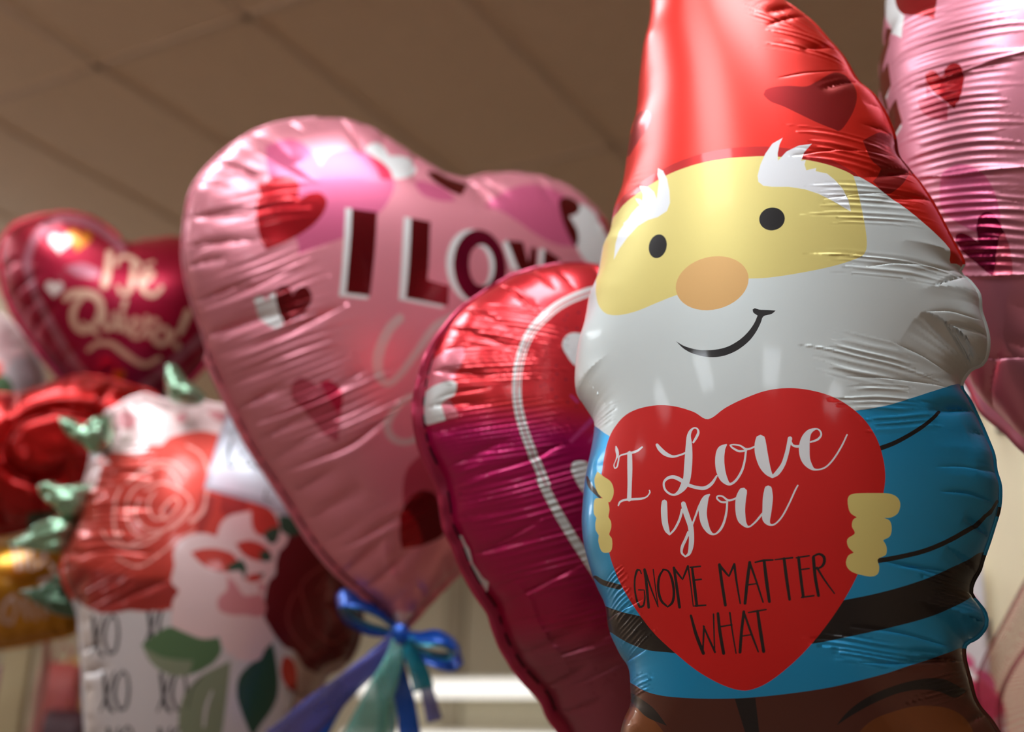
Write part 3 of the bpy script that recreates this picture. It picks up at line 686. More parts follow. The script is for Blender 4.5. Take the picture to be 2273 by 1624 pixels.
def gd(sk):
    # right side ripples and folds
    sk.ribs((1935,395),(1950,505), 85, (1,-0.16), 9, 0.28, seed=1)
    sk.ribs((1990,560),(1985,622), 95, (1,-0.05), 5, 0.25, seed=2)
    sk.ribs((1830,60),(1800,140), 75, (1,0.05), 5, 0.22, seed=3)
    sk.ribs((1880,290),(1900,380), 75, (1,0.0), 6, 0.28, seed=4)
    sk.ribs((1790,30),(1700,60), 50, (1,0.3), 4, 0.15, seed=44)
    sk.ribs((1950,750),(1905,850), 75, (1,0.14), 7, 0.30, seed=5)
    sk.ribs((1955,850),(1960,915), 60, (1,-0.1), 5, 0.28, seed=6)
    sk.ribs((1995,905),(2010,960), 62, (1,-0.22), 4, 0.25, seed=7)
    sk.ribs((2110,1290),(2125,1350), 45, (1,0.15), 6, 0.4, seed=8)
    sk.ribs((1905,1410),(1950,1480), 75, (1,0.12), 6, 0.28, seed=9)
    sk.ribs((2110,1480),(2120,1560), 60, (1,-0.35), 7, 0.35, seed=10)
    sk.ribs((1305,845),(1340,890), 30, (0.6,0.8), 6, 0.18, seed=11)
    sk.ribs((1340,905),(1342,960), 26, (1,-0.2), 5, 0.18, seed=12)
    sk.ribs((1360,1262),(1386,1375), 26, (1,-0.62), 11, 0.42, seed=13)
    sk.ribs((1385,1370),(1420,1440), 30, (1,-0.62), 8, 0.36, seed=14)
    sk.ribs((1400,1500),(1430,1545), 30, (1,-0.3), 5, 0.3, seed=15)
    sk.crease([(1960,345),(1990,340),(2070,350),(2105,370)], 3, .9, .5) if False else None
    sk.crease([(1760,345),(1850,332),(1925,335),(1985,348)], 3.0, 1.0, .6)
    sk.crease([(1830,440),(1930,428),(2010,430),(2060,436)], 2.6, .9, .6)
    sk.crease([(1930,590),(1990,583),(2060,588),(2130,606)], 2.8, 1.1, .7)
    sk.crease([(2060,690),(2110,690),(2150,702),(2176,712)], 2.4, .9, .6)
    sk.crease([(1985,760),(2050,790),(2115,835)], 3, .9, .5)
    sk.crease([(1880,834),(1960,838),(2060,850),(2105,860)], 2.6, .9, .5)
    sk.crease([(1900,155),(1800,160),(1730,172)], 2.4, .7, .4)
    sk.crease([(2090,1090),(2150,1095),(2212,1118)], 3, 1.1, .6)
    sk.crease([(2080,1035),(2140,1035),(2205,1048)], 3, .7, .5)
    sk.crease([(1960,1245),(2050,1265),(2130,1290),(2160,1310)], 2.6, 1.0, .6)
    sk.crease([(1890,1390),(2000,1405),(2110,1435),(2140,1440)], 2.6, .8, .5)
    sk.crease([(1910,1470),(2010,1472),(2080,1465)], 2.4, .8, .5)
    sk.crease([(2100,1560),(2150,1530),(2175,1480)], 2.6, .7, .5)
    sk.crease([(1985,1255),(2060,1262),(2120,1272)], 2.2, .8, .5)
    sk.crease([(1345,1380),(1370,1360),(1425,1330)], 2.6, .9, .6)
    sk.crease([(1385,1475),(1400,1460),(1435,1440)], 3.2, 1.1, .6)
gr, gsk = balloon('gnome_balloon', (1720, 900), 1.10, -20, gout, ga, red, 0.095, 0.56, 0, 4.6,
    backm=foil('gnome silver back foil', (150, 160, 160), 0.25, 0.85, 0.4), flange=0.004,
    tucks=(30, 0.0045, 0.04, 0.42), tuckspan=(0.5, 0.96), details=gd, seed=5, fwf=lambda f: 0.1 if f < 0.33 else 0.55, step=9)
tag(gr, 'foil gnome balloon with red pointed hat and white beard holding a red heart', 'balloon')

# ================================================================== large pink heart (middle left)
pk = foil('pink heart foil', (228, 142, 156), 0.36, 0.52, 0.25, 0.1)
pk2 = foil('pink heart mid print', (212, 96, 136), 0.36, 0.52, 0.25)
pkr = foil('pink heart red foil', (178, 22, 34), 0.25, 0.8, 0.4)
pkc = foil('pink heart crimson print', (200, 24, 70), 0.3, 0.6, 0.35)
pkd = foil('pink heart maroon foil', (128, 18, 30), 0.22, 0.85, 0.4)
pkm = foil('pink heart magenta maroon foil', (140, 8, 60), 0.22, 0.85, 0.4)
pkt = foil('pink heart translucent rose print', (196, 80, 100), 0.32, 0.6, 0.35)
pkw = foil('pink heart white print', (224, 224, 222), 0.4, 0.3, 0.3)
pkl = foil('pink heart pale lettering', (212, 186, 184), 0.36, 0.45, 0.3)
wld = mat('pressed seam', (74, 36, 42), 0.4, 0.4)
h1o = [(1040,395),(1085,388),(1150,384),(1215,393),(1270,418),(1315,452),(1350,500),(1372,560),(1380,640),(1368,730),(1335,830),(1280,940),(1205,1055),(1120,1160),(1030,1250),(960,1318),(915,1368),(895,1388),(880,1384),
 (850,1350),(800,1305),(745,1255),(692,1190),(645,1115),(602,1050),(560,985),(522,912),(492,850),(466,790),(450,735),(430,680),(414,620),(407,560),(411,500),(421,440),(440,400),(470,365),(502,336),(530,314),(585,285),(650,268),(720,262),(780,267),(830,284),(880,315),(940,355),(992,385)]
ha = []
def H(m, *ps):
    for p in ps: ha.append((m, np.asarray(p, float)))
H(pk2, poly(Z6([(435,190),(480,168),(560,155),(625,182),(675,235),(703,285),(712,290),(745,240),(800,215),(880,210),(960,230),(1030,280),(1070,340),(1079,400),(1050,470),(1000,530),(850,640),(720,690),(600,736),(585,660),(500,500),(440,300)]), 5),
   poly(Z6([(1540,495),(1600,440),(1700,395),(1800,385),(1890,410),(1945,450),(1935,500),(1965,570),(2003,640),(1995,698),(1900,688),(1800,640),(1700,570),(1620,520)]), 5),
   poly(Z6([(1178,375),(1215,365),(1270,380),(1330,405),(1385,450),(1385,470),(1300,465),(1220,435)]), 5))
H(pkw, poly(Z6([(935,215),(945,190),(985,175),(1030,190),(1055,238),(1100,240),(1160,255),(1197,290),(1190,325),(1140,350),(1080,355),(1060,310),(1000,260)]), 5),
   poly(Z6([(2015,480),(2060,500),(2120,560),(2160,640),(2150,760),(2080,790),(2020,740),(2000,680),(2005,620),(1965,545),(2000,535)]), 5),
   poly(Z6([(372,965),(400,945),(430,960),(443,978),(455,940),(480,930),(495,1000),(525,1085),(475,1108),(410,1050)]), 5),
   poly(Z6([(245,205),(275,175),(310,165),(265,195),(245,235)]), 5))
H(pkc, poly(Z6([(945,235),(1000,258),(1045,298),(1070,355),(1015,356),(990,300)]), 5), poly(Z6([(2100,530),(2150,560),(2180,600),(2150,640)]),5))
H(pkr, poly(Z6([(388,378),(430,380),(455,350),(520,342),(570,350),(600,385),(594,440),(612,452),(655,428),(710,428),(740,470),(722,530),(670,590),(600,640),(520,680),(435,716),(400,640),(385,550),(388,470),(405,440)]), 4),
   poly(Z6([(300,160),(350,125),(390,110),(345,145)]), 5))
H(pkd, poly(Z6([(1243,320),(1290,322),(1340,345),(1452,386),(1420,442),(1350,412),(1280,365)]), 4),
   poly(Z6([(1913,470),(1950,448),(2000,470),(2016,510),(1990,538),(1962,545),(2005,620),(2007,680),(1992,700),(1960,640),(1928,560)]), 4),
   poly(Z6([(484,920),(500,900),(525,893),(550,905),(566,942),(600,905),(640,903),(666,950),(650,1000),(600,1050),(530,1090),(508,1040),(485,970)]), 4))
# letters I LOVE
for P in ([(833,503),(868,507),(842,925),(952,948),(945,964),(801,948)], [(1130,548),(1168,556),(1140,955),(1333,996),(1326,1010),(1103,966)], [(1626,682),(1648,662),(1700,800),(1760,830),(1668,812)], [(1812,707),(1838,710),(1828,800),(1806,800)]): H(pkw, line_poly(Z6(P)))
for P in ([(865,507),(994,524),(958,946),(836,932)], [(1165,554),(1262,573),(1248,866),(1357,896),(1352,998),(1138,957)], [(1648,667),(1730,674),(1757,780),(1770,700),(1800,705),(1790,900),(1740,900)], [(1838,711),(1917,762),(1910,790),(1880,790),(1880,900),(1822,900)]): H(pkd, line_poly(Z6(P)))
H(pkw, ell(400+1476/2.273, 240+796/2.273, 134/2.273, 186/2.273, -6)); H(pkm, ell(400+1512/2.273, 240+800/2.273, 133/2.273, 188/2.273, -6))
H(pkw, ell(400+1524/2.273, 240+792/2.273, 62/2.273, 104/2.273, -4)); H(pk, ell(400+1510/2.273, 240+796/2.273, 52/2.273, 100/2.273, -4))
H(pkl, stroke(Z6([(1108,1058,46),(1052,1120,50),(1004,1230,54),(998,1320,50),(1022,1375,42),(1062,1385,38),(1120,1330,36),(1200,1220,38),(1280,1110,42),(1345,1068,40),(1420,1030,40)])),
   stroke(R5([(1010,835,30),(920,872,38),(850,893,40),(775,960,44),(724,1050,48),(733,1118,48),(780,1158,44),(850,1165,40),(920,1130,38),(1010,1050,36)])))
H(pkt, poly(R5([(128,862),(135,810),(180,768),(235,785),(262,800),(300,830),(322,792),(380,790),(430,830),(447,900),(430,1020),(417,1168),(330,1110),(200,960),(140,910)]), 6),
   poly(R6([(960,0),(900,8),(850,40),(800,90),(775,150),(765,240),(775,330),(830,420),(1000,470),(1120,300),(1100,50)]), 6))
H(pkc, poly(R5([(310,800),(370,790),(435,850),(445,920),(425,1000),(360,900)]), 5))
H(pkd, poly(R6([(750,430),(760,350),(800,280),(850,240),(900,228),(960,260),(985,340),(1010,470),(900,540),(765,570),(752,500)]), 5))
H(pkr, poly(R6([(752,360),(790,340),(850,420),(885,545),(765,570),(750,500)]), 5))
def h1d(sk):
    sk.ribs((560,560),(640,660), 70, (1,-0.33), 6, 0.22, seed=1)
    sk.ribs((560,690),(640,860), 100, (1,-0.33), 11, 0.30, seed=2)
    sk.ribs((650,830),(780,980), 95, (1,-0.42), 12, 0.32, seed=3)
    sk.ribs((590,500),(580,400), 60, (1,-0.1), 5, 0.15, seed=4)
    sk.ribs((860,1090),(900,1180), 70, (1,-0.6), 8, 0.2, seed=5)
    sk.crease([(425,690),(500,665),(600,620),(650,598)], 5, 1.0, .7)
    sk.crease([(470,800),(560,770),(650,735),(760,680)], 5, 1.0, .7)
    sk.crease([(540,945),(640,915),(740,870),(800,830)], 5, 1.0, .7)
    sk.crease([(600,1055),(680,1030),(780,990),(860,930)], 5, 1.0, .7)
    sk.crease([(415,495),(500,470),(600,465)], 4, .8, .6)
    sk.crease([(440,400),(520,385),(600,388)], 4, .8, .6)
    sk.crease([(410,570),(470,545),(520,530)], 4, .8, .5)
    sk.crease([(720,1225),(800,1200),(900,1140)], 5, .9, .6)
    sk.crease([(660,1140),(720,1120),(800,1080)], 4, .6, .6)
    sk.crease([(500,320),(590,345),(700,400)], 5, -.7, .4)
    sk.crease([(850,1190),(865,1260),(900,1330)], 8, -.7, .0)
h1, s1 = balloon('heart_balloon', (960, 800), 1.85, 30, h1o, ha, pk, 0.13, 0.52, 5, 5.5, flange=0.010, flm=pk,
    tucks=(54, 0.007, 0.07, 0.32), details=h1d, seed=11, fwf=lambda f: 0.35 + 0.65 * (0.40 < f < 0.68), flseam=(wld, 0.75), step=10)
tag(h1, 'large pink foil heart balloon with red capital letters and a blue bow below', 'balloon', )

# ================================================================== red to magenta heart (between pink heart and gnome)
rgr = foil('red to magenta heart foil', (200, 30, 60), 0.3, 0.65, 0.4, ramp=(-0.32, 0.28, [(0.0, (150, 74, 88)), (0.24, (150, 64, 84)), (0.30, (168, 10, 66)), (0.60, (196, 14, 104)), (0.655, (222, 48, 56)), (1.0, (222, 44, 56))]))
rw = foil('magenta heart white print', (222, 224, 222), 0.4, 0.3, 0.3)
rp = foil('magenta heart rose print', (222, 120, 136), 0.35, 0.5, 0.3)
rf = foil('magenta heart faint print', (206, 60, 130), 0.35, 0.5, 0.3)
rdot = mat('magenta heart speck', (110, 16, 50), 0.4, 0.3)
h2o = [(1462,690),(1430,645),(1385,608),(1320,588),(1240,588),(1190,597),(1140,612),(1108,630),(1075,650),(1040,675),(1010,707),(986,745),(968,778),(955,815),(946,860),(941,910),(945,950),(954,990),(972,1030),(990,1070),(999,1110),(1007,1161),(1026,1204),(1046,1254),(1073,1303),(1102,1346),(1115,1384),(1130,1423),(1146,1450),(1165,1480),(1215,1536),(1234,1576),(1262,1617),(1290,1680),(1330,1750),(1360,1785),(1385,1775),(1440,1720),(1530,1600),(1650,1440),(1760,1270),(1840,1100),(1870,950),(1860,820),(1810,720),(1730,640),(1640,605),(1560,615),(1500,650)]
h2a = []
def K(m, *ps):
    for p in ps: h2a.append((m, np.asarray(p, float)))
K(rp, poly(R5([(950,850),(975,720),(1010,650),(1100,600),(1190,580),(1190,650),(1130,780),(1060,800),(1000,822)]), 5))
K(rw, poly(R5([(930,900),(960,850),(1000,822),(1100,790),(1150,800),(1140,870),(1090,900),(1062,940),(1080,1032),(960,1065),(930,1000)]), 5))
K(rw, line_poly(R6([(1070,470),(1100,490),(1120,540),(1140,570),(1160,650),(1210,730),(1250,760),(1250,810),(1300,900),(1260,880),(1190,820),(1150,700),(1110,560),(1070,530)])))
K(rp, line_poly(R5([(1060,930),(1100,900),(1150,960),(1160,1010),(1082,1030)])))
rg = [(1990,235),(1940,250),(1850,285),(1760,335),(1680,405),(1610,480),(1560,580),(1527,700),(1517,820),(1522,930),(1548,1050),(1592,1180),(1650,1320),(1700,1440)]
rg = R5(rg) + R6([(1560,160),(1640,320),(1740,490),(1850,660),(1920,770),(1990,880)])
K(rw, stroke(rg, 20)); K(rgr, stroke(rg[:14], 2.6)); K(rgr, stroke([(x + 5.5, y + 2) for x, y in rg[:9]], 2.2))
K(rw, poly(R5([(1895,495),(1840,500),(1802,540),(1800,590),(1835,650),(1865,688),(1960,760),(2000,640),(1960,520)]), 5),
   poly(R5([(1849,1320),(1870,1288),(1910,1280),(1950,1292),(1985,1330),(2030,1300),(2080,1340),(2060,1440),(1990,1510),(1930,1480),(1870,1390)]), 5))
K(rf, stroke(R5([(1852,1160,24),(1920,1090,30),(1990,1020,34)])), stroke(R5([(1850,880,14),(1890,920,18)])), stroke(R5([(1962,1165,18),(2010,1110,22)])))
rs = np.random.RandomState(4)
for k in range(46):
    c = [(1690,690),(1750,770),(1850,480),(1740,1120),(1060,1500),(1900,900)][k % 6]; q = R5([(c[0] + rs.randn()*60, c[1] + rs.randn()*60)])[0] if k % 3 else R6([((1840,1950,1900)[k//3 % 3] + rs.randn()*60, (800,1400,1330)[k//3 % 3] + rs.randn()*60)])[0]
    K(rdot, ell(q[0], q[1], 1.6 + rs.rand()*1.2, 1.4 + rs.rand(), 0, 8))
def h2d(sk):
    sk.ribs((1085,700),(1035,770), 80, (1,0.35), 8, 0.3, seed=1)
    sk.ribs((1115,650),(1170,770), 70, (1,0.3), 10, 0.32, seed=2)
    sk.ribs((1100,770),(1090,860), 85, (1,0.03), 9, 0.38, seed=3)
    sk.ribs((1090,880),(1130,1030), 95, (1,-0.12), 14, 0.28, seed=4)
    sk.ribs((1150,1020),(1210,1170), 110, (1,-0.27), 12, 0.3, seed=5)
    sk.ribs((1170,1180),(1230,1330), 90, (1,-0.35), 11, 0.26, seed=6)
    sk.ribs((1265,1330),(1330,1500), 80, (1,-0.4), 14, 0.24, seed=7)
    sk.ribs((1000,1010),(1040,1090), 40, (1,-0.4), 5, 0.3, seed=8)
    sk.crease([(975,780),(1040,768),(1110,768),(1155,782)], 3.5, 1.0, .7)
    sk.crease([(950,895),(1000,875),(1080,862)], 3.5, .9, .6)
    sk.crease([(990,1072),(1080,1050),(1180,1020),(1250,985)], 4, 1.2, .8)
    sk.crease([(1040,1225),(1120,1200),(1200,1155)], 3.5, 1.0, .7)
    sk.crease([(1105,1348),(1180,1310),(1290,1255)], 4, 1.1, .7)
    sk.crease([(1170,1480),(1290,1440),(1380,1400)], 3.5, .8, .5)
    sk.crease([(1215,1540),(1300,1510),(1390,1470)], 3.5, .8, .5)
    sk.crease([(1120,1270),(1170,1320),(1200,1390),(1270,1490)], 7, -.7, 0)
h2, s2 = balloon('heart_balloon', (1330, 1080), 1.43, 26, h2o, h2a, rgr, 0.11, 0.5, 6, 4.6, flange=0.014, flm=foil('magenta heart border foil', (196, 56, 92), 0.3, 0.7, 0.4),
    tucks=(50, 0.006, 0.05, 0.32), details=h2d, seed=21, fwf=lambda f: 0.22 if (f < 0.19 or f > 0.5) else min(1.0, 0.22 + (f - 0.19) * 12), flseam=(mat('black pressed seam', (30, 12, 22), 0.4, 0.4), 0.85), step=9)
tag(h2, 'red and magenta foil heart balloon with a white ring line, partly behind the gnome', 'balloon')

# ================================================================== pink heart at the right edge
pkx = foil('pink side heart foil', (214, 134, 152), 0.38, 0.6, 0.08)
p3o = [(2330,-150),(2290,-210),(2210,-245),(2130,-230),(2050,-165),(1995,-85),(1966,0),(1952,90),(1948,170),(1949,260),(1956,340),(1975,430),(2003,520),(2045,630),(2090,730),(2135,815),(2185,888),(2230,932),(2273,970),(2320,1015),(2360,1050),(2390,1050),(2430,980),(2490,820),(2560,620),(2620,400),(2660,200),(2670,30),(2640,-110),(2580,-200),(2500,-240),(2420,-220),(2370,-180)]
p3a = []
def J(m, *ps):
    for p in ps: p3a.append((m, np.asarray(p, float)))
J(pkw, line_poly(ZR([(120,-60),(200,-40),(215,50),(243,80),(228,190),(172,165),(150,90),(130,40)])),
   line_poly(ZB([(270,110),(236,236),(226,222),(262,120)])), line_poly(ZB([(282,378),(254,465),(244,448),(272,372)])), line_poly(ZB([(354,640),(311,714),(303,700),(346,620)])))
J(pkr, poly(ZR([(195,0),(200,-60),(420,-60),(405,0),(392,95),(350,80),(270,76),(232,68),(207,42)]), 4))
mzb = foil('pink heart brown red foil', (150, 44, 42), 0.25, 0.8, 0.4)
J(mzb, line_poly(ZB([(245,0),(270,0),(270,110),(235,240),(227,300),(205,300),(205,120)])), line_poly(ZB([(264,225),(284,375),(248,452),(266,545),(240,520),(205,400),(205,300),(226,300)])), line_poly(ZB([(318,460),(356,612),(310,694),(255,600),(262,545)])))
J(pkt, poly(ZR([(310,510),(322,488),(352,490),(352,420),(385,470),(440,510),(460,525),(457,603),(380,592),(330,560)]), 4))
J(pkr, poly(ZR([(350,400),(355,365),(385,352),(408,366),(418,382),(440,372),(452,335),(485,315),(520,325),(541,365),(536,430),(517,500),(492,545),(440,500),(380,450)]), 4))
J(pk2, poly(ZR([(420,940),(430,880),(470,838),(520,822),(580,832),(640,872),(690,950),(716,1040),(724,1110),(700,1160),(600,1160),(440,1060)]), 5))
J(pkm, poly(ZR([(495,1190),(520,1165),(560,1175),(612,1210),(603,1130),(625,1072),(665,1060),(703,1088),(742,1160),(772,1250),(790,1382),(690,1382),(600,1315),(530,1255)]), 5))
J(pkt, poly(ZR([(690,1382),(715,1200),(742,1160),(772,1250),(790,1382)]), 5))
def p3d(sk):
    sk.ribs((2110,-20),(2110,190), 105, (1,-0.22), 13, 0.34, seed=1)
    sk.ribs((2110,195),(2120,385), 95, (1,-0.14), 13, 0.38, seed=2)
    sk.ribs((2120,395),(2150,600), 100, (1,-0.05), 13, 0.34, seed=3)
    sk.ribs((2230,430),(2240,590), 60, (1,-0.03), 9, 0.22, seed=4)
    sk.crease([(2025,192),(2100,175),(2180,145),(2290,112),(2400,90)], 4, -1.3, .6)
    sk.crease([(2035,392),(2120,390),(2200,378),(2300,370),(2400,360)], 4, -1.2, .7)
    sk.crease([(2130,612),(2200,613),(2300,608),(2400,600)], 4, -1.1, .6)
    sk.crease([(2080,760),(2180,790),(2300,790)], 5, .8, .5)
p3, s3 = balloon('heart_balloon', (2300, 330), 1.30, -48, p3o, p3a, pkx, 0.15, 0.5, 0, 4.8, flange=0.012, flm=pkx,
    tucks=(40, 0.007, 0.06, 0.3), details=p3d, seed=31, step=10)
tag(p3, 'pink foil heart balloon with small red hearts, cut off by the right picture edge', 'balloon')

# ================================================================== Te Quiero heart far left
tq = foil('wine red heart foil', (160, 14, 48), 0.36, 0.7, 0.1, ramp=(-0.28, 0.2, [(0.0, (160, 60, 100)), (0.22, (150, 44, 86)), (0.42, (160, 10, 56)), (1.0, (150, 16, 34))]))  # purple lower stops: a reflection painted into the foil colour
tqm = foil('wine heart mauve print', (168, 96, 112), 0.35, 0.5, 0.3)
tqw = foil('wine heart white print', (216, 196, 190), 0.4, 0.3, 0.3)
tqc = foil('champagne lettering foil', (214, 170, 146), 0.4, 0.5, 0.2)
tqo = foil('orange heart foil', (196, 112, 20), 0.3, 0.7, 0.3)
tqout = [(285,535),(340,530),(400,528),(450,545),(495,585),(515,640),(505,710),(470,780),(420,840),(360,890),(300,925),(262,940),(220,915),(160,860),(100,790),(50,720),(18,660),(5,600),(2,560),(15,522),(45,495),(100,477),(155,472),(205,485),(250,514)]
ta = []
def Q_(m, *ps):
    for p in ps: ta.append((m, np.asarray(p, float)))
Q_(tqm, stroke(R7([(960,400),(860,300),(760,230),(650,180),(540,160),(430,180),(330,240),(255,350),(222,450),(215,540),(245,660),(300,800),(380,950),(470,1110),(560,1250),(660,1370),(780,1490),(900,1590),(1000,1560),(1120,1470),(1250,1370),(1400,1240),(1530,1130),(1650,1000)]), 17), poly(R7([(500,540),(650,510),(780,560),(760,620),(600,610)]),6))
Q_(tqo, heartp(*R7([(620,320)])[0], 28, 10), heartp(*R7([(935,1385)])[0], 15, 0))
Q_(tqw, heartp(*R7([(470,345)])[0], 25, 5), heartp(*R7([(425,705)])[0], 20, 5))
for s in ([(858,425,50),(850,520,58),(838,610,62),(820,680,66)], [(912,520,34),(930,470,36),(980,455,36),(1040,475,40),(1100,525,40)], [(1050,500,44),(1045,580,50),(1035,660,50),(1000,740,44),(950,740,36),(925,690,30)],
          [(1120,655,36),(1170,640,36),(1200,590,36),(1160,565,36),(1120,600,44),(1110,680,50),(1150,745,46),(1210,755,40),(1265,700,36)], [(1150,520,26),(1200,500,26)], [(985,800,40),(965,860,40)],
          [(510,790,44),(560,750,60),(650,745,70),(740,765,66),(790,830,60),(780,920,56),(730,1000,52),(660,1040,50),(600,1010,52),(570,930,56),(590,840,50),(640,780,40)], [(650,980,36),(720,1030,36),(770,1070,36)],
          [(815,890,44),(815,980,48),(850,1030,44),(895,980,38),(905,900,40)], [(905,940,40),(925,1030,40),(960,1010,36)], [(965,910,40),(965,1000,44),(990,1050,36)], [(1020,1040,34),(1080,1020,34),(1100,970,34),(1060,940,38),(1025,990,44),(1035,1070,44),(1090,1090,36),(1130,1040,32)],
          [(1150,930,40),(1155,1010,44),(1160,1080,44)], [(1160,990,34),(1200,950,36),(1235,965,36)], [(1260,1010,44),(1215,1050,48),(1220,1120,48),(1280,1140,44),(1320,1080,44),(1300,1020,40),(1260,1010,38)], [(1330,1120,40),(1360,1050,40)], [(1475,890,56),(1440,980,56),(1410,1050,46)], [(1385,1150,60),(1387,1160,60)],
          [(690,1190,34),(760,1140,40),(870,1140,46),(970,1210,50),(1080,1285,48),(1160,1300,42),(1250,1245,34)]):
    Q_(tqc, stroke(R7(s)))
tqr, s4 = balloon('heart_balloon', (260, 690), 2.6, 14, tqout, ta, tq, 0.14, 0.55, 0, 7, flange=0.01, flm=tq, tucks=(30, 0.009, 0.07, 0.25), seed=41, step=9)
tag(tqr, 'wine red foil heart balloon reading Te Quiero in champagne script', 'balloon')

# ================================================================== bouquet shaped balloon (roses in a vase)
bw = foil('bouquet vase print', (206, 200, 200), 0.4, 0.4, 0.3)
bpk = foil('bouquet blush print', (226, 196, 194), 0.38, 0.4, 0.3)
brd = foil('bouquet red rose print', (196, 62, 50), 0.34, 0.55, 0.35)
brk = foil('bouquet rust shade print', (158, 44, 38), 0.34, 0.55, 0.35)
bdr = foil('bouquet dark rose print', (104, 18, 24), 0.34, 0.5, 0.35)
bln = foil('bouquet rose line print', (236, 160, 150), 0.38, 0.4, 0.3)
bl2 = foil('bouquet faint line print', (150, 62, 58), 0.38, 0.4, 0.3)
bgr = foil('bouquet sage leaf print', (132, 142, 116), 0.38, 0.4, 0.3)
bgm = foil('bouquet green leaf print', (84, 116, 78), 0.38, 0.4, 0.3)
bgd = foil('bouquet dark leaf print', (44, 78, 58), 0.38, 0.4, 0.3)
bkk = foil('bouquet ink print', (30, 30, 36), 0.4, 0.3, 0.3)
btn = foil('bouquet kraft print', (190, 160, 146), 0.4, 0.4, 0.3)
bpp = foil('bouquet pink shade print', (206, 132, 136), 0.38, 0.4, 0.3)
btg = foil('bouquet tag print', (210, 214, 224), 0.35, 0.4, 0.4)
btl = foil('bouquet tag edge print', (176, 172, 184), 0.35, 0.4, 0.4)
bo = [(280,892),(300,884),(322,878),(345,884),(380,890),(440,893),(500,905),(560,940),(620,985),(680,1050),(730,1130),(770,1210),(795,1290),(800,1370),(785,1440),(752,1482),(722,1500),(700,1560),(690,1640),(670,1760),(640,1900),(430,1930),(240,1900),(205,1760),(196,1660),(190,1560),(184,1450),(178,1376),(170,1340),(150,1300),(140,1268),(146,1235),(160,1195),(178,1150),(182,1110),(190,1080),(204,1030),(206,1005),(214,995),(250,985),(255,960),(245,930),(238,915),(255,908)]
ba = []
def B_(m, *ps):
    for p in ps: ba.append((m, np.asarray(p, float)))
B_(btn, poly([(640,1400),(700,1380),(800,1400),(900,1500),(850,1950),(600,1950),(640,1650),(655,1500)]))
for (x, y) in ((405,1215),(640,1170),(450,1455),(695,1455),(470,1690),(690,1690)):
    B_(bkk, stroke(R8([(x-8,y-80,16),(x,y-20,17),(x+10,y+50,18),(x+32,y+82,14)])), stroke(R8([(x+38,y-85,9),(x+10,y,10),(x-22,y+80,8)])), stroke(R8([(x+76,y-92,9),(x+48,y-50,12),(x+40,y+20,14),(x+62,y+76,12),(x+88,y+60,12),(x+100,y-10,12),(x+92,y-72,10),(x+74,y-90,8)])))
B_(brd, poly(R8([(380,500),(470,420),(560,380),(700,330),(860,320),(960,350),(1100,500),(1150,650),(1100,800),(900,900),(760,1080),(640,1108),(560,1105),(500,1098),(450,1118),(400,1105),(330,1060),(240,960),(240,850),(330,700),(350,600)]), 8))
B_(bpk, poly(R8([(380,470),(470,480),(440,400),(480,330),(430,260),(520,180),(700,170),(960,210),(1100,300),(1000,360),(930,350),(860,338),(780,350),(720,370),(690,400),(640,400),(620,430),(570,442),(520,430),(470,430),(440,470),(420,540),(395,590),(340,590)]), 6))
B_(bpp, poly(R8([(500,270),(540,250),(580,290),(560,330),(510,320)]), 5), poly(R8([(740,280),(790,255),(800,290),(770,310)]), 5), poly(R8([(880,250),(960,260),(980,300),(920,290)]), 5))
B_(brk, poly(R8([(270,900),(420,930),(560,960),(740,980),(760,1080),(640,1106),(560,1103),(450,1116),(330,1060)]), 8), line_poly(R8([(860,600),(930,620),(900,700),(860,780),(840,760)])), line_poly(R8([(940,610),(1060,640),(1050,680),(970,710),(940,680)])))
for s in ([(505,655),(490,760)],):
    pass
for s in ([(540,560),(610,515),(690,490),(740,520),(770,570)], [(495,650),(485,720),(495,800),(520,770)], [(515,580),(490,640),(487,720),(500,790),(540,830),(600,800)],
          [(640,545),(570,590),(540,650),(545,720),(570,770),(620,790),(690,770),(730,740)], [(590,640),(575,680),(590,730),(640,762),(700,760),(760,720),(810,660)],
          [(660,600),(635,640),(640,690),(670,716),(700,700)], [(700,710),(690,680),(720,640),(750,620),(765,650),(740,690),(715,715),(690,712)], [(620,590),(690,560),(770,590),(815,640),(800,700),(730,760)],
          [(560,540),(640,480),(730,470),(800,520)], [(800,400),(860,440),(890,520),(885,600),(860,680),(810,725)], [(435,765),(470,810),(540,835),(620,820),(680,785)], [(500,880),(560,912),(610,912),(700,850),(760,800),(830,765)], [(880,600),(870,680),(815,735)]):
    B_(bln, stroke(R8(s), 4.6))
B_(bkk, poly(R8([(706,668),(722,660),(726,678),(712,690)]), 4))
B_(bdr, poly(ZP([(800,300),(900,280),(1100,500),(1400,700),(1400,1050),(1220,1120),(1130,1150),(1050,1180),(1010,1238),(960,1220),(900,1180),(850,1090),(780,1060),(700,960),(645,850),(670,640),(720,580),(730,480)]), 7))
for s in ([(1040,520),(930,600),(890,680),(920,800),(960,950)], [(860,690),(815,780),(800,880),(840,980),(920,1070),(990,1130),(1040,1080)], [(990,960),(1050,1010),(1120,1030),(1210,960)], [(1080,660),(1070,760),(1130,880)], [(1000,690),(1060,600)]):
    B_(bl2, stroke(ZP(s), 4))
B_(bpk, poly(ZP([(560,160),(570,270),(620,330),(680,365),(740,300),(820,290),(790,380),(730,450),(715,560),(670,640),(640,760),(640,850),(700,960),(710,1010),(650,1080),(610,1145),(500,1150),(420,1120),(370,1050),(350,985),(250,1012),(150,990),(60,950),(30,910),(40,760),(80,690),(40,650),(30,600),(50,520),(45,430),(100,350),(170,315),(260,310),(330,330),(360,240),(420,190),(500,170)]), 6))
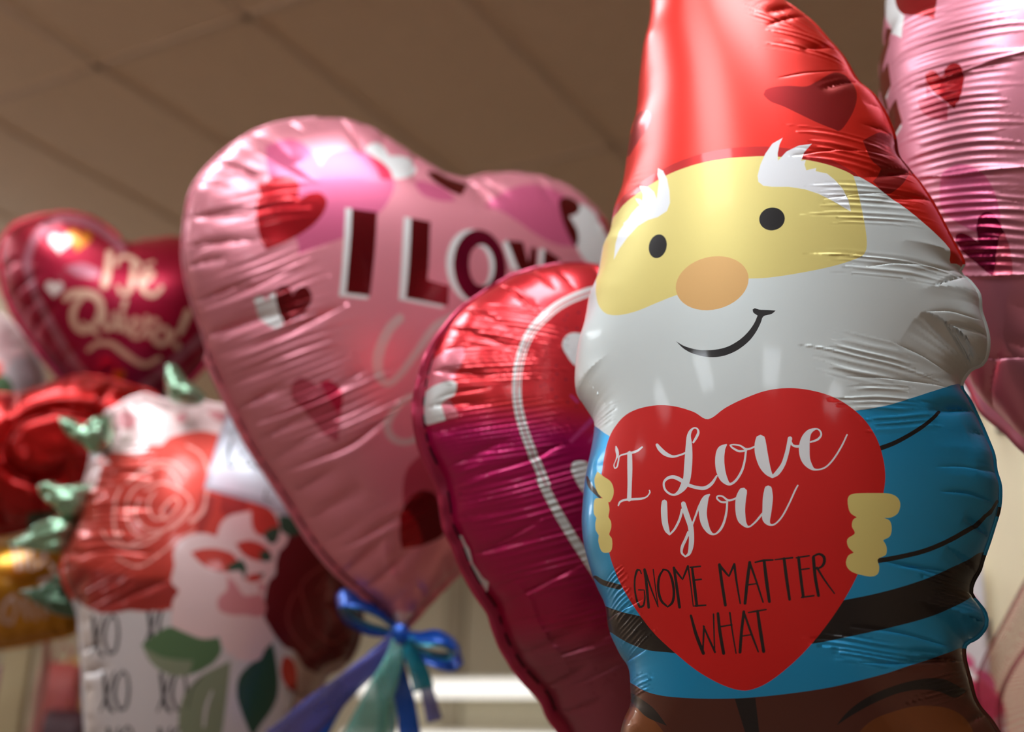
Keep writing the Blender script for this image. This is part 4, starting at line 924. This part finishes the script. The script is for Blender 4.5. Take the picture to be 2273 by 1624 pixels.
B_(bpp, poly(ZP([(400,590),(440,620),(490,690),(520,720),(640,700),(650,640),(600,640),(660,800),(620,860),(520,850),(440,850),(350,820),(340,740),(400,680)]), 6))
B_(brd, poly(ZP([(160,435),(230,412),(330,410),(420,435),(460,470),(480,520),(440,560),(360,562),(280,540),(210,490)]), 5), poly(ZP([(455,375),(540,355),(620,375),(680,420),(700,470),(660,495),(580,485),(510,450)]), 5), poly(ZP([(515,610),(560,580),(640,570),(630,610),(570,632)]), 5),
    poly(ZP([(560,90),(640,110),(720,190),(745,280),(700,365),(640,330),(570,250)]), 5), poly(ZP([(780,1120),(830,1140),(860,1220),(860,1360),(800,1330),(760,1250),(760,1170)]), 5))
B_(bgd, poly(ZP([(390,540),(440,500),(500,480),(530,540),(515,620),(490,560),(420,560)]), 5), poly(ZP([(620,430),(670,420),(705,480),(660,498),(620,480)]), 5), poly(ZP([(600,590),(645,565),(640,600)]), 5), poly(ZP([(640,310),(700,270),(755,270),(730,360),(680,375)]), 5), poly(ZP([(740,190),(820,200),(900,300),(830,330),(760,290)]), 5),
    poly(ZP([(700,1030),(720,1120),(740,1280),(730,1400),(680,1500),(620,1580),(570,1660),(540,1600),(500,1500),(465,1380),(480,1260),(560,1170),(620,1140),(650,1080)]), 6))
B_(bgm, poly(R8([(605,1250),(650,1215),(720,1175),(780,1195),(860,1225),(935,1220),(945,1280),(900,1340),(840,1370),(780,1385),(700,1370),(640,1320)]), 6))
B_(bgr, poly(R8([(605,1252),(680,1300),(760,1315),(825,1318),(800,1380),(720,1378),(650,1330)]), 6), poly(R8([(985,1320),(975,1420),(960,1540),(940,1640),(860,1700),(780,1650),(762,1560),(790,1460),(850,1390),(920,1350)]), 6))
B_(bw, stroke(R8([(1000,1290,10),(930,1325,8),(860,1365,6)])), stroke(R8([(905,1450,8),(880,1520,14),(870,1600,10)])))
B_(bkk, stroke(R8([(1260,1430,5),(1250,1500,6),(1235,1600,6)])), stroke(R8([(860,1385,5),(820,1440,5),(800,1520,4)])))
B_(btl, line_poly(R8([(975,255),(1180,280),(1300,420),(1300,720),(1190,690),(1130,660),(870,585)])))
B_(btg, line_poly(R8([(990,270),(1180,290),(1290,420),(1280,690),(1200,665),(1130,630),(893,572)])))
for s in ([(988,380,10),(978,420,14),(975,480,14),(995,492,8),(1030,440,6),(1048,425,6)], [(1065,455,6),(1048,470,8),(1052,490,8),(1075,478,7),(1085,490,9),(1105,500,6)], [(1120,470,6),(1120,510,6)], [(1140,585,6),(1130,625,7),(1170,640,6)]):
    B_(bkk, stroke(R8(s)))
def bd(sk):
    sk.ribs((280,980),(300,1060), 60, (1,0.05), 5, 0.3, seed=1); sk.ribs((230,1110),(230,1240), 60, (1,0.12), 7, 0.35, seed=2); sk.ribs((220,1260),(260,1350), 60, (1,-0.4), 6, 0.4, seed=3)
    sk.crease([(160,1240),(240,1220),(330,1230)], 5, 1, .6); sk.crease([(180,1140),(260,1125),(340,1130)], 5, 1, .6); sk.crease([(230,1350),(290,1320),(370,1290)], 6, 1.1, .6); sk.crease([(205,1060),(280,1050),(340,1060)], 5, 1, .6)
bq, s5 = balloon('bouquet_balloon', (460, 1290), 2.05, 8, bo, ba, bw, 0.13, 0.5, 0, 6, flange=0.006,
    tucks=(60, 0.006, 0.05, 0.4), details=bd, seed=51, step=9)
tag(bq, 'foil balloon printed as a rose bouquet in a white XO vase', 'balloon')

def pillow(name, px, D, T, m, parent=None, yaw=0.0, crumple=0.004, step=6, seed=1, res=9, skin=None):
    """small swollen foil piece, front and back in one closed mesh"""
    c = np.mean(np.asarray(px, float), 0); O = at(c, D); sk = Skin(O, yaw); Q = sk.plane(crv(px, True, step)); sk.set(Q, T, 0.55, 40)
    rs = np.random.RandomState(seed); d3 = rs.randn(5, 2); d3 /= np.linalg.norm(d3, axis=1)[:, None]; fr = (60 + 90 * rs.rand(5)); ph = rs.rand(5) * 6
    if crumple: sk.bump.append(lambda P: crumple * sum(np.abs(np.sin(P @ d3[k] * fr[k] + ph[k])) - 0.6 for k in range(5)) / 2)
    if skin: skin(sk)
    st = (Q.max(0) - Q.min(0)).max() / res / 4; G = interior(Q, st, seed); dg, _, _ = seg_dist(G, sk.A, sk.B); G = G[dg > 0.3 * st]
    r = delaunay_2d_cdt([Vector((a[0]*10, a[1]*10)) for a in np.concatenate([Q, G])], [(i, (i+1) % len(Q)) for i in range(len(Q))], [], 0, 1e-5)
    v = np.array([tuple(x) for x in r[0]]) / 10; f = np.array([tuple(x) for x in r[2]]); f = f[inside(v[f].mean(1), Q)]
    tri = v[f]; a2 = np.cross(tri[:, 1]-tri[:, 0], tri[:, 2]-tri[:, 0]); f[a2 < 0] = f[a2 < 0][:, ::-1]
    L = sk.pos(v); Lb = L.copy(); Lb[:, 2] *= -0.9; n = len(v); eb = np.zeros(n, bool); eb[:len(Q)] = True
    W3 = sk.world(np.concatenate([L, Lb])); F = list(map(tuple, f)) + [tuple(n + x for x in t[::-1]) for t in f]
    if parent: W3 = np.array(local(parent, W3)); o = mesh_obj(name, W3, F, m, parent)
    else: o = mesh_obj(name, W3 - O, F, m, None, None, True, None, O)
    bm = bmesh.new(); bm.from_mesh(o.data); bmesh.ops.remove_doubles(bm, verts=bm.verts, dist=1e-5); bm.to_mesh(o.data); bm.free()
    return o
leaf = foil('leaf tip green foil', (150, 190, 158), 0.25, 0.8, 0.4); leafd = foil('leaf tip dark green foil', (70, 100, 76), 0.3, 0.7, 0.4)  # second foil: a darker green all over one leaf tip
for k, (pp, mm, T) in enumerate([([(128,925),(160,928),(188,945),(215,930),(242,918),(252,950),(245,985),(212,1008),(185,990),(160,975),(140,955)], leaf, .03),
      ([(82,1078),(110,1068),(150,1080),(188,1072),(206,1082),(195,1110),(185,1140),(150,1148),(120,1125),(95,1105)], leaf, .028),
      ([(10,1208),(60,1185),(100,1155),(140,1140),(165,1150),(170,1165),(155,1195),(140,1222),(100,1225),(50,1218)], leaf, .025),
      ([(40,1312),(70,1305),(100,1298),(138,1265),(145,1290),(165,1320),(185,1355),(170,1370),(120,1362),(80,1340)], leafd, .025),
      ([(372,806),(392,812),(412,840),(440,862),(458,880),(440,898),(400,898),(376,888),(370,850)], leaf, .028)]):
    pillow('leaf_tip', pp, 2.04, T, mm, bq, -10, 0.007, 5, 60 + k)

# ================================================================== red rose foil, gold balloon, neighbour bouquet
rr = foil('deep red rose foil', (166, 14, 12), 0.3, 0.85, 0.3)
rdk = foil('rose dark green print', (34, 54, 30), 0.4, 0.4, 0.3)
def rsk(sk):
    for k in range(9):
        a0 = k * 0.75; rr_ = 30 + k * 17
        pts = [(110 + (rr_ + 4*q) * 1.15 * math.cos(a0 + q * 0.35), 1010 + (rr_ + 4*q) * 0.8 * math.sin(a0 + q * 0.35)) for q in range(8)]
        try: sk.crease(pts, 9, 1.3, .9)
        except Exception: pass
rso, s6 = balloon('rose_balloon', (120, 1010), 2.35, 6, [(-160,960),(-100,890),(-30,872),(40,868),(100,850),(165,832),(230,838),(300,858),(345,880),(360,930),(345,990),(310,1050),(262,1100),(200,1140),(130,1160),(60,1172),(-20,1185),(-100,1160),(-160,1090),(-175,1020)],
    [(rdk, poly([(60,1140),(130,1128),(200,1105),(260,1080),(250,1150),(150,1200),(60,1200)]))], rr, 0.12, 0.5, 0, 8, flange=0.006, tucks=(22, 0.01, 0.09, 0.4), details=rsk, seed=61)
tag(rso, 'deep red foil rose balloon with folded petals under the wine red heart', 'balloon')
gol = foil('gold foil', (190, 132, 34), 0.28, 0.85, 0.3); gow = foil('gold balloon white print', (206, 180, 168), 0.4, 0.3, 0.3)
gq = []
for s in ([(30,1215,9),(36,1240,10),(40,1262,8)], [(52,1212,8),(54,1258,9)], [(68,1214,8),(70,1260,9)], [(84,1214,8),(100,1228,8),(84,1256,8)], [(110,1250,9),(128,1278,8),(90,1290,9)],
          [(30,1322,9),(8,1345,11),(6,1375,10),(24,1382,9),(36,1350,8),(30,1325,8)], [(52,1330,10),(60,1370,10)], [(74,1340,8),(80,1372,9)], [(96,1352,8),(100,1368,8)], [(-30,1330,9),(-20,1375,9)]):
    gq.append((gow, stroke(s)))
gob, s7 = balloon('gold_balloon', (40, 1310), 2.6, 0, [(-170,1290),(-140,1235),(-60,1205),(20,1196),(90,1195),(140,1215),(176,1260),(186,1320),(182,1370),(160,1404),(100,1418),(20,1434),(-60,1438),(-130,1410),(-168,1355)], gq, gol, 0.09, 0.5, 0, 8, flange=0.006, tucks=(24, 0.008, 0.06, 0.3), seed=71)
tag(gob, 'gold foil balloon with pale lettering between the red rose and the bags', 'balloon')
nb2, s8 = balloon('bouquet_balloon', (-40, 860), 2.62, 10, [(-180,720),(-100,690),(-30,690),(20,715),(60,760),(86,810),(95,850),(84,885),(60,940),(20,1010),(-60,1060),(-150,1040),(-200,950),(-210,820)],
    [(bpk, poly([(-180,700),(0,690),(60,760),(70,790),(30,800),(-10,860),(-100,860),(-190,800)])), (bw, poly([(35,795),(70,785),(96,830),(92,875),(40,890),(22,850)])), (bgm, poly([(-20,830),(15,838),(30,870),(20,940),(-60,960),(-60,860)])), (brd, poly([(-40,800),(0,800),(6,825),(-20,845),(-60,840)]))],
    bw, 0.08, 0.5, 0, 9, flange=0.006, tucks=(24, 0.008, 0.06, 0.3), seed=81)
tag(nb2, 'pink, white and green flower print foil balloon cut off by left picture edge', 'balloon')

# ================================================================== blue bow on the pink heart's tail
rb = mat('blue iridescent ribbon', (6, 92, 205), 0.25, 0.5, 0.6, 0.1, bump=0.2, bscale=40, vary=0.5, alpha=0.93)
rc = mat('cyan iridescent ribbon', (20, 170, 200), 0.22, 0.5, 0.6, 0.1, bump=0.25, bscale=50, vary=0.3, alpha=0.8)
rl = mat('lilac iridescent ribbon', (116, 122, 214), 0.25, 0.45, 0.6, 0.1, bump=0.25, bscale=50, vary=0.3, alpha=0.75)
rt = mat('teal iridescent ribbon', (120, 200, 190), 0.22, 0.45, 0.7, 0.1, bump=0.3, bscale=60, vary=0.3, alpha=0.7)
kn = s1.world(np.array([[*s1.plane([(888, 1398)])[0], 0.0]]))[0]; KD = -((kn - CP) @ CR)[2]
bow = empty('ribbon_bow', kn); tag(bow, 'shiny blue and teal ribbon bow tied under the large pink heart', 'ribbon bow')
bow_l = lambda pts: [at(p[:2], KD + (p[2] if len(p) > 2 else 0)) - kn for p in pts]
bpy.context.view_layer.update()
V_, F_ = [], []
tail = poly([(878,1340),(900,1332),(935,1332),(925,1352),(905,1375),(893,1400),(880,1385)], 8)
kt = pillow('tail_neck', [(868,1350),(900,1332),(932,1334),(925,1352),(905,1378),(893,1402),(880,1385)], KD + 0.0, 0.012, pkl, h1, 30, 0.001, 6, 7)
def wv(pts, n=26): return crv(pts, False, 0.004)
def loop(pxs, m, wd_=0.03):
    C = crv(pxs, False, 5); return strip('loop', bow_l(C), [wd_ * (0.35 + 0.65 * math.sin(math.pi * (i + .5) / len(C))) for i in range(len(C))], m, bow, tuple(-CR @ np.array([0.25, -0.55, 1.0])), 0.0006, 0.0006)
loop([(888,1398,-.005),(850,1362,-.02),(800,1334,-.025),(760,1328,-.02),(748,1340,-.01),(766,1368,0),(812,1394,.01),(860,1404,.012),(890,1402,.0)], rb, 0.034)
loop([(888,1402,-.005),(930,1412,-.02),(975,1412,-.025),(1012,1432,-.02),(1025,1455,-.01),(1008,1470,0),(970,1466,.01),(925,1446,.012),(892,1406,.0)], rb, 0.03)
loop([(884,1400,-.008),(840,1366,-.028),(790,1342,-.03),(762,1340,-.028),(768,1352,-.02),(812,1384,-.012),(880,1404,-.005)], rc, 0.018)
loop([(890,1404,-.008),(935,1424,-.028),(980,1428,-.03),(1008,1446,-.028),(990,1456,-.02),(940,1444,-.012),(894,1408,-.005)], rc, 0.016)
def tl(pxs, w, m, side=(1, .2, .1)):
    C = crv(pxs, False, 7); strip('ribbon_tail', bow_l(C), [w[0] + (w[1] - w[0]) * i / len(C) for i in range(len(C))], m, bow, side, 0.0006, 0.0014)
tl([(886,1400,-.01),(850,1450,-.02),(770,1520,-.025),(690,1590,-.02),(630,1650,-.01)], (0.014, 0.066), rl)
tl([(884,1402,-.0),(820,1470,-.005),(740,1560,.0),(690,1640,.0)], (0.012, 0.04), rb)
tl([(888,1404,-.012),(872,1470,-.03),(840,1550,-.035),(805,1650,-.03)], (0.014, 0.062), rt)
tl([(888,1404,-.006),(880,1480,-.01),(900,1560,-.012),(912,1650,-.01)], (0.022, 0.03), rb)
tl([(890,1402,-.012),(912,1450,-.02),(930,1490,-.02),(940,1530,-.015)], (0.014, 0.03), rc)
tl([(889,1404,-.002),(930,1470,.0),(950,1540,.005),(965,1600,.005)], (0.012, 0.022), rl)
tl([(887,1404,.0),(850,1500,.01),(860,1580,.01),(850,1650,.01)], (0.014, 0.03), rt)
k0 = pillow('knot', [(872,1384),(892,1380),(910,1398),(906,1424),(886,1432),(870,1414)], KD - 0.012, 0.011, rb, None, 10, 0.001, 5, 9)
k0.location = k0.location - Vector(kn); k0.parent = bow

# ================================================================== display board with packs, at the right
cream = mat('cream display board', (252, 238, 200), 0.7, bump=0.1, bscale=80, vary=0.03)
def face_cam(px, D):
    p = at(px, D); return p
pa = at((1780, 800), 2.05); pb_ = at((2700, 760), 1.85); top = at((2150, 812), 1.97)[2]
dv_ = pb_ - pa; dv_[2] = 0; bz = math.atan2(dv_[1], dv_[0]); bl = np.linalg.norm(dv_); bc = (pa + pb_) / 2
board = empty('display_board', (bc[0], bc[1], 0), (0, 0, bz)); tag(board, 'cream upright display board behind the gnome, its edge right of the blue jumper', 'display board')
box('board', (0, 0.02, top / 2 + 0.03), (bl, 0.03, top - 0.06), cream, board)
box('base', (0, 0.02, 0.04), (bl + 0.04, 0.34, 0.08), mat('board base', (120, 110, 100), 0.5), board)
box('top_rail', (0, 0.02, top - 0.012), (bl, 0.045, 0.024), mat('board rail', (214, 198, 170), 0.4), board)
dn = np.array([math.sin(bz), -math.cos(bz), 0.0])         # towards the viewer
def on_board(px, off=0.0):
    d = ray(px); o = np.array([bc[0], bc[1], 0]) + dn * (off - 0.004); return CP + d * (((o - CP) @ dn) / (d @ dn))
wire = mat('hook wire', (150, 140, 125), 0.3, 0.9)
def hook(px, lab):
    p = on_board(px); h = empty('peg_hook', p, (0, 0, bz)); tag(h, lab, 'hook')
    tube('wire', [(0, 0, 0), (0, -0.03, 0), (0, -0.09, -0.003), (0, -0.105, 0.004), (0, -0.11, 0.014)], 0.0022, wire, h); box('plate', (0, -0.002, 0), (0.018, 0.004, 0.03), wire, h, 0, 0.0008)
hook((2186,1398), 'bent wire hook on the cream board beside the blue jumper')
hook((2224,938), 'small wire hook high on the cream board under the pink heart')
m_card = mat('white card pack', (232, 228, 226), 0.45, coat=0.3); m_pinkp = mat('pink print on card', (226, 96, 140), 0.5); m_yel = mat('yellow print on card', (224, 180, 40), 0.5); m_redp = mat('red print', (206, 40, 52), 0.5)
def pack(name, px_c, px_tl, px_br, off, lab, cat, prints, m=None):
    a, b = on_board(px_tl, off), on_board(px_br, off); u = np.array([math.cos(bz), math.sin(bz), 0]); w = (b - a) @ u; h = a[2] - b[2]; c = (a + b) / 2
    t = empty(name, c, (0, 0, bz)); tag(t, lab, cat)
    box('card', (0, 0, 0), (w, 0.012, h), m or m_card, t, 0, 0.003)
    for (nm, mm, x, z, rx, rz, rot) in prints:
        e = ell(0, 0, rx, rz, rot, 20); V = [(x*w + q[0], -0.0066 - 0.0006 * s, z*h + q[1]) for s in (0, 1) for q in e]; n = len(e)
        F = [tuple(range(n, 2*n))] + [(i, (i+1) % n, n + (i+1) % n, n + i) for i in range(n)]
        mesh_obj(nm, V, F, mm, t, None, False)
    return t
pack('card_pack', None, (2070,1225), (2203,1560), 0.03, 'white card pack with pink dots hanging low on the cream board', 'card pack',
     [('printed_dot', m_pinkp, .18, .13, .012, .018, 20), ('printed_dot', m_pinkp, -.1, -.25, .02, .016, 0), ('printed_bow', m_yel, .27, .44, .009, .02, -20), ('printed_dot', m_pinkp, .3, -.38, .018, .02, 30), ('printed_bow', m_yel, .2, .36, .014, .006, 50)])
pack('gift_tag_card', None, (2090,815), (2166,935), 0.03, 'small white card with red stripes at the top of the cream board', 'card', [('printed_stripe', m_redp, .20, -.12, .016, .004, -12), ('printed_stripe', m_redp, .25, -.36, .012, .003, -5)])
# patterned bag and tulle
bag = empty('gift_bag', on_board((2150,1640), 0.10), (0, 0, bz)); tag(bag, 'crumpled pink and white patterned bag under the tulle beside the boots', 'gift bag')
mp = mat('pink white bag print', (206, 84, 118), 0.6); nt = mp.node_tree; vo = nt.nodes.new('ShaderNodeTexVoronoi'); vo.inputs['Scale'].default_value = 26
cr = nt.nodes.new('ShaderNodeValToRGB'); cr.color_ramp.elements[0].position = 0.3; cr.color_ramp.elements[0].color = lin((232, 222, 222)); cr.color_ramp.elements[1].position = 0.42; cr.color_ramp.elements[1].color = lin((198, 44, 84))
tcn = nt.nodes.new('ShaderNodeTexCoord'); nt.links.new(tcn.outputs['Object'], vo.inputs['Vector']); nt.links.new(vo.outputs['Distance'], cr.inputs[0]); nt.links.new(cr.outputs[0], nt.nodes['Principled BSDF'].inputs['Base Color'])
bpy.context.view_layer.update()
bgD = -((on_board((2170,1600), 0.10) - CP) @ CR)[2]
pillow('bag_body', [(2100,1500),(2130,1470),(2150,1478),(2170,1500),(2195,1520),(2225,1555),(2235,1620),(2238,1720),(2232,1800),(2090,1800),(2080,1620)], bgD, 0.03, mp, bag, 0, 0.004, 8, 90)
tu = mat('pink tulle net', (206, 84, 104), 0.8, alpha=0.36, vary=0.2, sheen=0.5)
nt = tu.node_tree; wx = nt.nodes.new('ShaderNodeTexChecker'); wx.inputs['Scale'].default_value = 520; tcn = nt.nodes.new('ShaderNodeTexCoord'); nt.links.new(tcn.outputs['Object'], wx.inputs['Vector'])
mr = nt.nodes.new('ShaderNodeMapRange'); mr.inputs[3].default_value = 0.32; mr.inputs[4].default_value = 0.62; nt.links.new(wx.outputs['Fac'], mr.inputs[0]); nt.links.new(mr.outputs[0], nt.nodes['Principled BSDF'].inputs['Alpha'])
tD = bgD - 0.16
def sheet(name, A, B, m, nA=24, nB=16, amp=0.006, parent=None, O=None):
    V = []; F = []
    for i in range(nA):
        for j in range(nB):
            s, t = i / (nA-1), j / (nB-1); a = A(s); b = B(s); p = a * (1-t) + b * t
            V.append(p - O + np.array([0, -amp * math.sin(t * 9 + s * 4), amp * .3 * math.sin(s * 12)]))
    for i in range(nA-1):
        for j in range(nB-1): F.append((i*nB+j, (i+1)*nB+j, (i+1)*nB+j+1, i*nB+j+1))
    o = mesh_obj(name, V, F, m, parent, None, True, None, O if parent is None else None); return o
le = crv([(2330,1190),(2273,1296),(2222,1392),(2177,1484),(2172,1560),(2200,1660),(2220,1760)], False, 4); rt2 = crv([(2420,1230),(2400,1340),(2380,1440),(2370,1520),(2370,1600),(2380,1700),(2400,1800)], False, 4)
fA = lambda s: at(le[int(s * (len(le)-1))], tD); fB = lambda s: at(rt2[int(s * (len(rt2)-1))], tD - 0.05)
Ot = at((2300, 1500), tD)
tv = empty('tulle_scarf', Ot); tag(tv, 'sheer pink tulle netting hanging at the lower right picture corner', 'tulle')
sheet('net', fA, fB, tu, parent=tv, O=Ot)
hem = mat('tulle doubled hem', (188, 60, 86), 0.8, alpha=0.55)
strip('hem', [at(p, tD - .002) - Ot for p in le[::2]], [0.004] * len(le[::2]), hem, tv, (1, 0, 0))
f2 = crv([(2340,1330),(2290,1420),(2250,1480),(2222,1540),(2218,1600),(2230,1700)], False, 6)
strip('fold', [at(p, tD - .012) - Ot for p in f2], [0.007] * len(f2), hem, tv, (1, .3, 0))

# ================================================================== things low at the left, standing on a shelf
sh = at((60, 1690), 3.0); SZ = sh[2]
rack = empty('store_shelf', (sh[0], sh[1] + 0.1, 0)); tag(rack, 'beige store shelf unit carrying the gift bags below the gold balloon', 'shelf')
bei = mat('beige shelf metal', (176, 158, 120), 0.5)
box('shelf_board', (0, 0.1, SZ - 0.015), (0.9, 0.45, 0.03), bei, rack); 
ptop = at((48, 1405), 3.0)[2]; px0 = at((45, 1550), 3.0)[0] - sh[0]
for ex in (-0.42, 0.42):
    for ey in (-0.09, 0.29): box('leg', (ex, ey, SZ / 2 - .02), (0.03, 0.03, SZ - .03), bei, rack)
up = empty('upright_post', (sh[0] + px0, sh[1] - 0.10, 0)); tag(up, 'beige upright post in front of the shelf, left of the pale pink ribbon', 'post')
box('post', (0, 0, ptop / 2), (0.062, 0.03, ptop), bei, up); box('foot', (0, 0, 0.01), (0.14, 0.12, 0.02), bei, up)
def gift(name, pxc, w, h, D, m, lab, handle=None):
    c = at((pxc, 1600), D); t = empty(name, (c[0], c[1], SZ)); tag(t, lab, 'gift bag')
    bm = bmesh.new(); n = 14; Vv = []; Ff = []
    for lev, (zz, k, d) in enumerate(((0, 1, .05), (.35, 1, .046), (.7, .98, .035), (1.0, 1.02, .012))):
        for q in range(n):
            a = 2*math.pi*q/n; x = math.copysign(abs(math.cos(a))**.4, math.cos(a)) * w/2*k; y = math.copysign(abs(math.sin(a))**.4, math.sin(a)) * d
            Vv.append((x + .003*math.sin(5*a+zz*7), y, zz*h + (.006*math.sin(3*a) if lev == 3 else 0)))
    for l in range(3):
        for q in range(n): Ff.append((l*n+q, l*n+(q+1) % n, (l+1)*n+(q+1) % n, (l+1)*n+q))
    Ff.append(tuple(range(n))[::-1]); Ff.append(tuple(3*n+q for q in range(n)))
    mesh_obj('bag_body', Vv, Ff, m, t)
    hp = [(w*.22*math.cos(math.pi*q/8), -.012, h + .05*math.sin(math.pi*q/8) - .004) for q in range(9)]; tube('handle', hp, 0.0025, mat('bag handle', (170, 70, 80), 0.7), t, 6)
gift('gift_bag', 120, 0.10, 0.235, 3.16, mat('dusty red bag', (170, 74, 66), 0.6), 'dusty red gift bag under the gold balloon')
gift('gift_bag', 158, 0.075, 0.26, 3.3, mat('mustard bag', (186, 150, 84), 0.6), 'mustard gift bag next to the white vase of the bouquet balloon')
gift('gift_bag', 10, 0.08, 0.22, 3.12, mat('plum bag', (104, 40, 56), 0.6), 'plum gift bag at the left picture edge')
gift('gift_bag', 148, 0.1, 0.115, 3.02, mat('dark maroon bag', (62, 18, 26), 0.6), 'dark maroon gift bag low beside the white vase print')
rbn = at((100, 1430), 2.7); rn = empty('hanging_ribbon', rbn); tag(rn, 'pale pink ribbon hanging from the gold balloon', 'ribbon')
strip('ribbon_strand', [at(p, 2.7) - rbn for p in crv([(104,1424),(102,1470),(92,1530),(80,1590),(66,1680),(60,1800)], False, 12)], [0.016] * len(crv([(104,1424),(102,1470),(92,1530),(80,1590),(66,1680),(60,1800)], False, 12)), mat('pale pink satin', (206, 150, 146), 0.4, sheen=0.5), rn, (1, 0, 0))
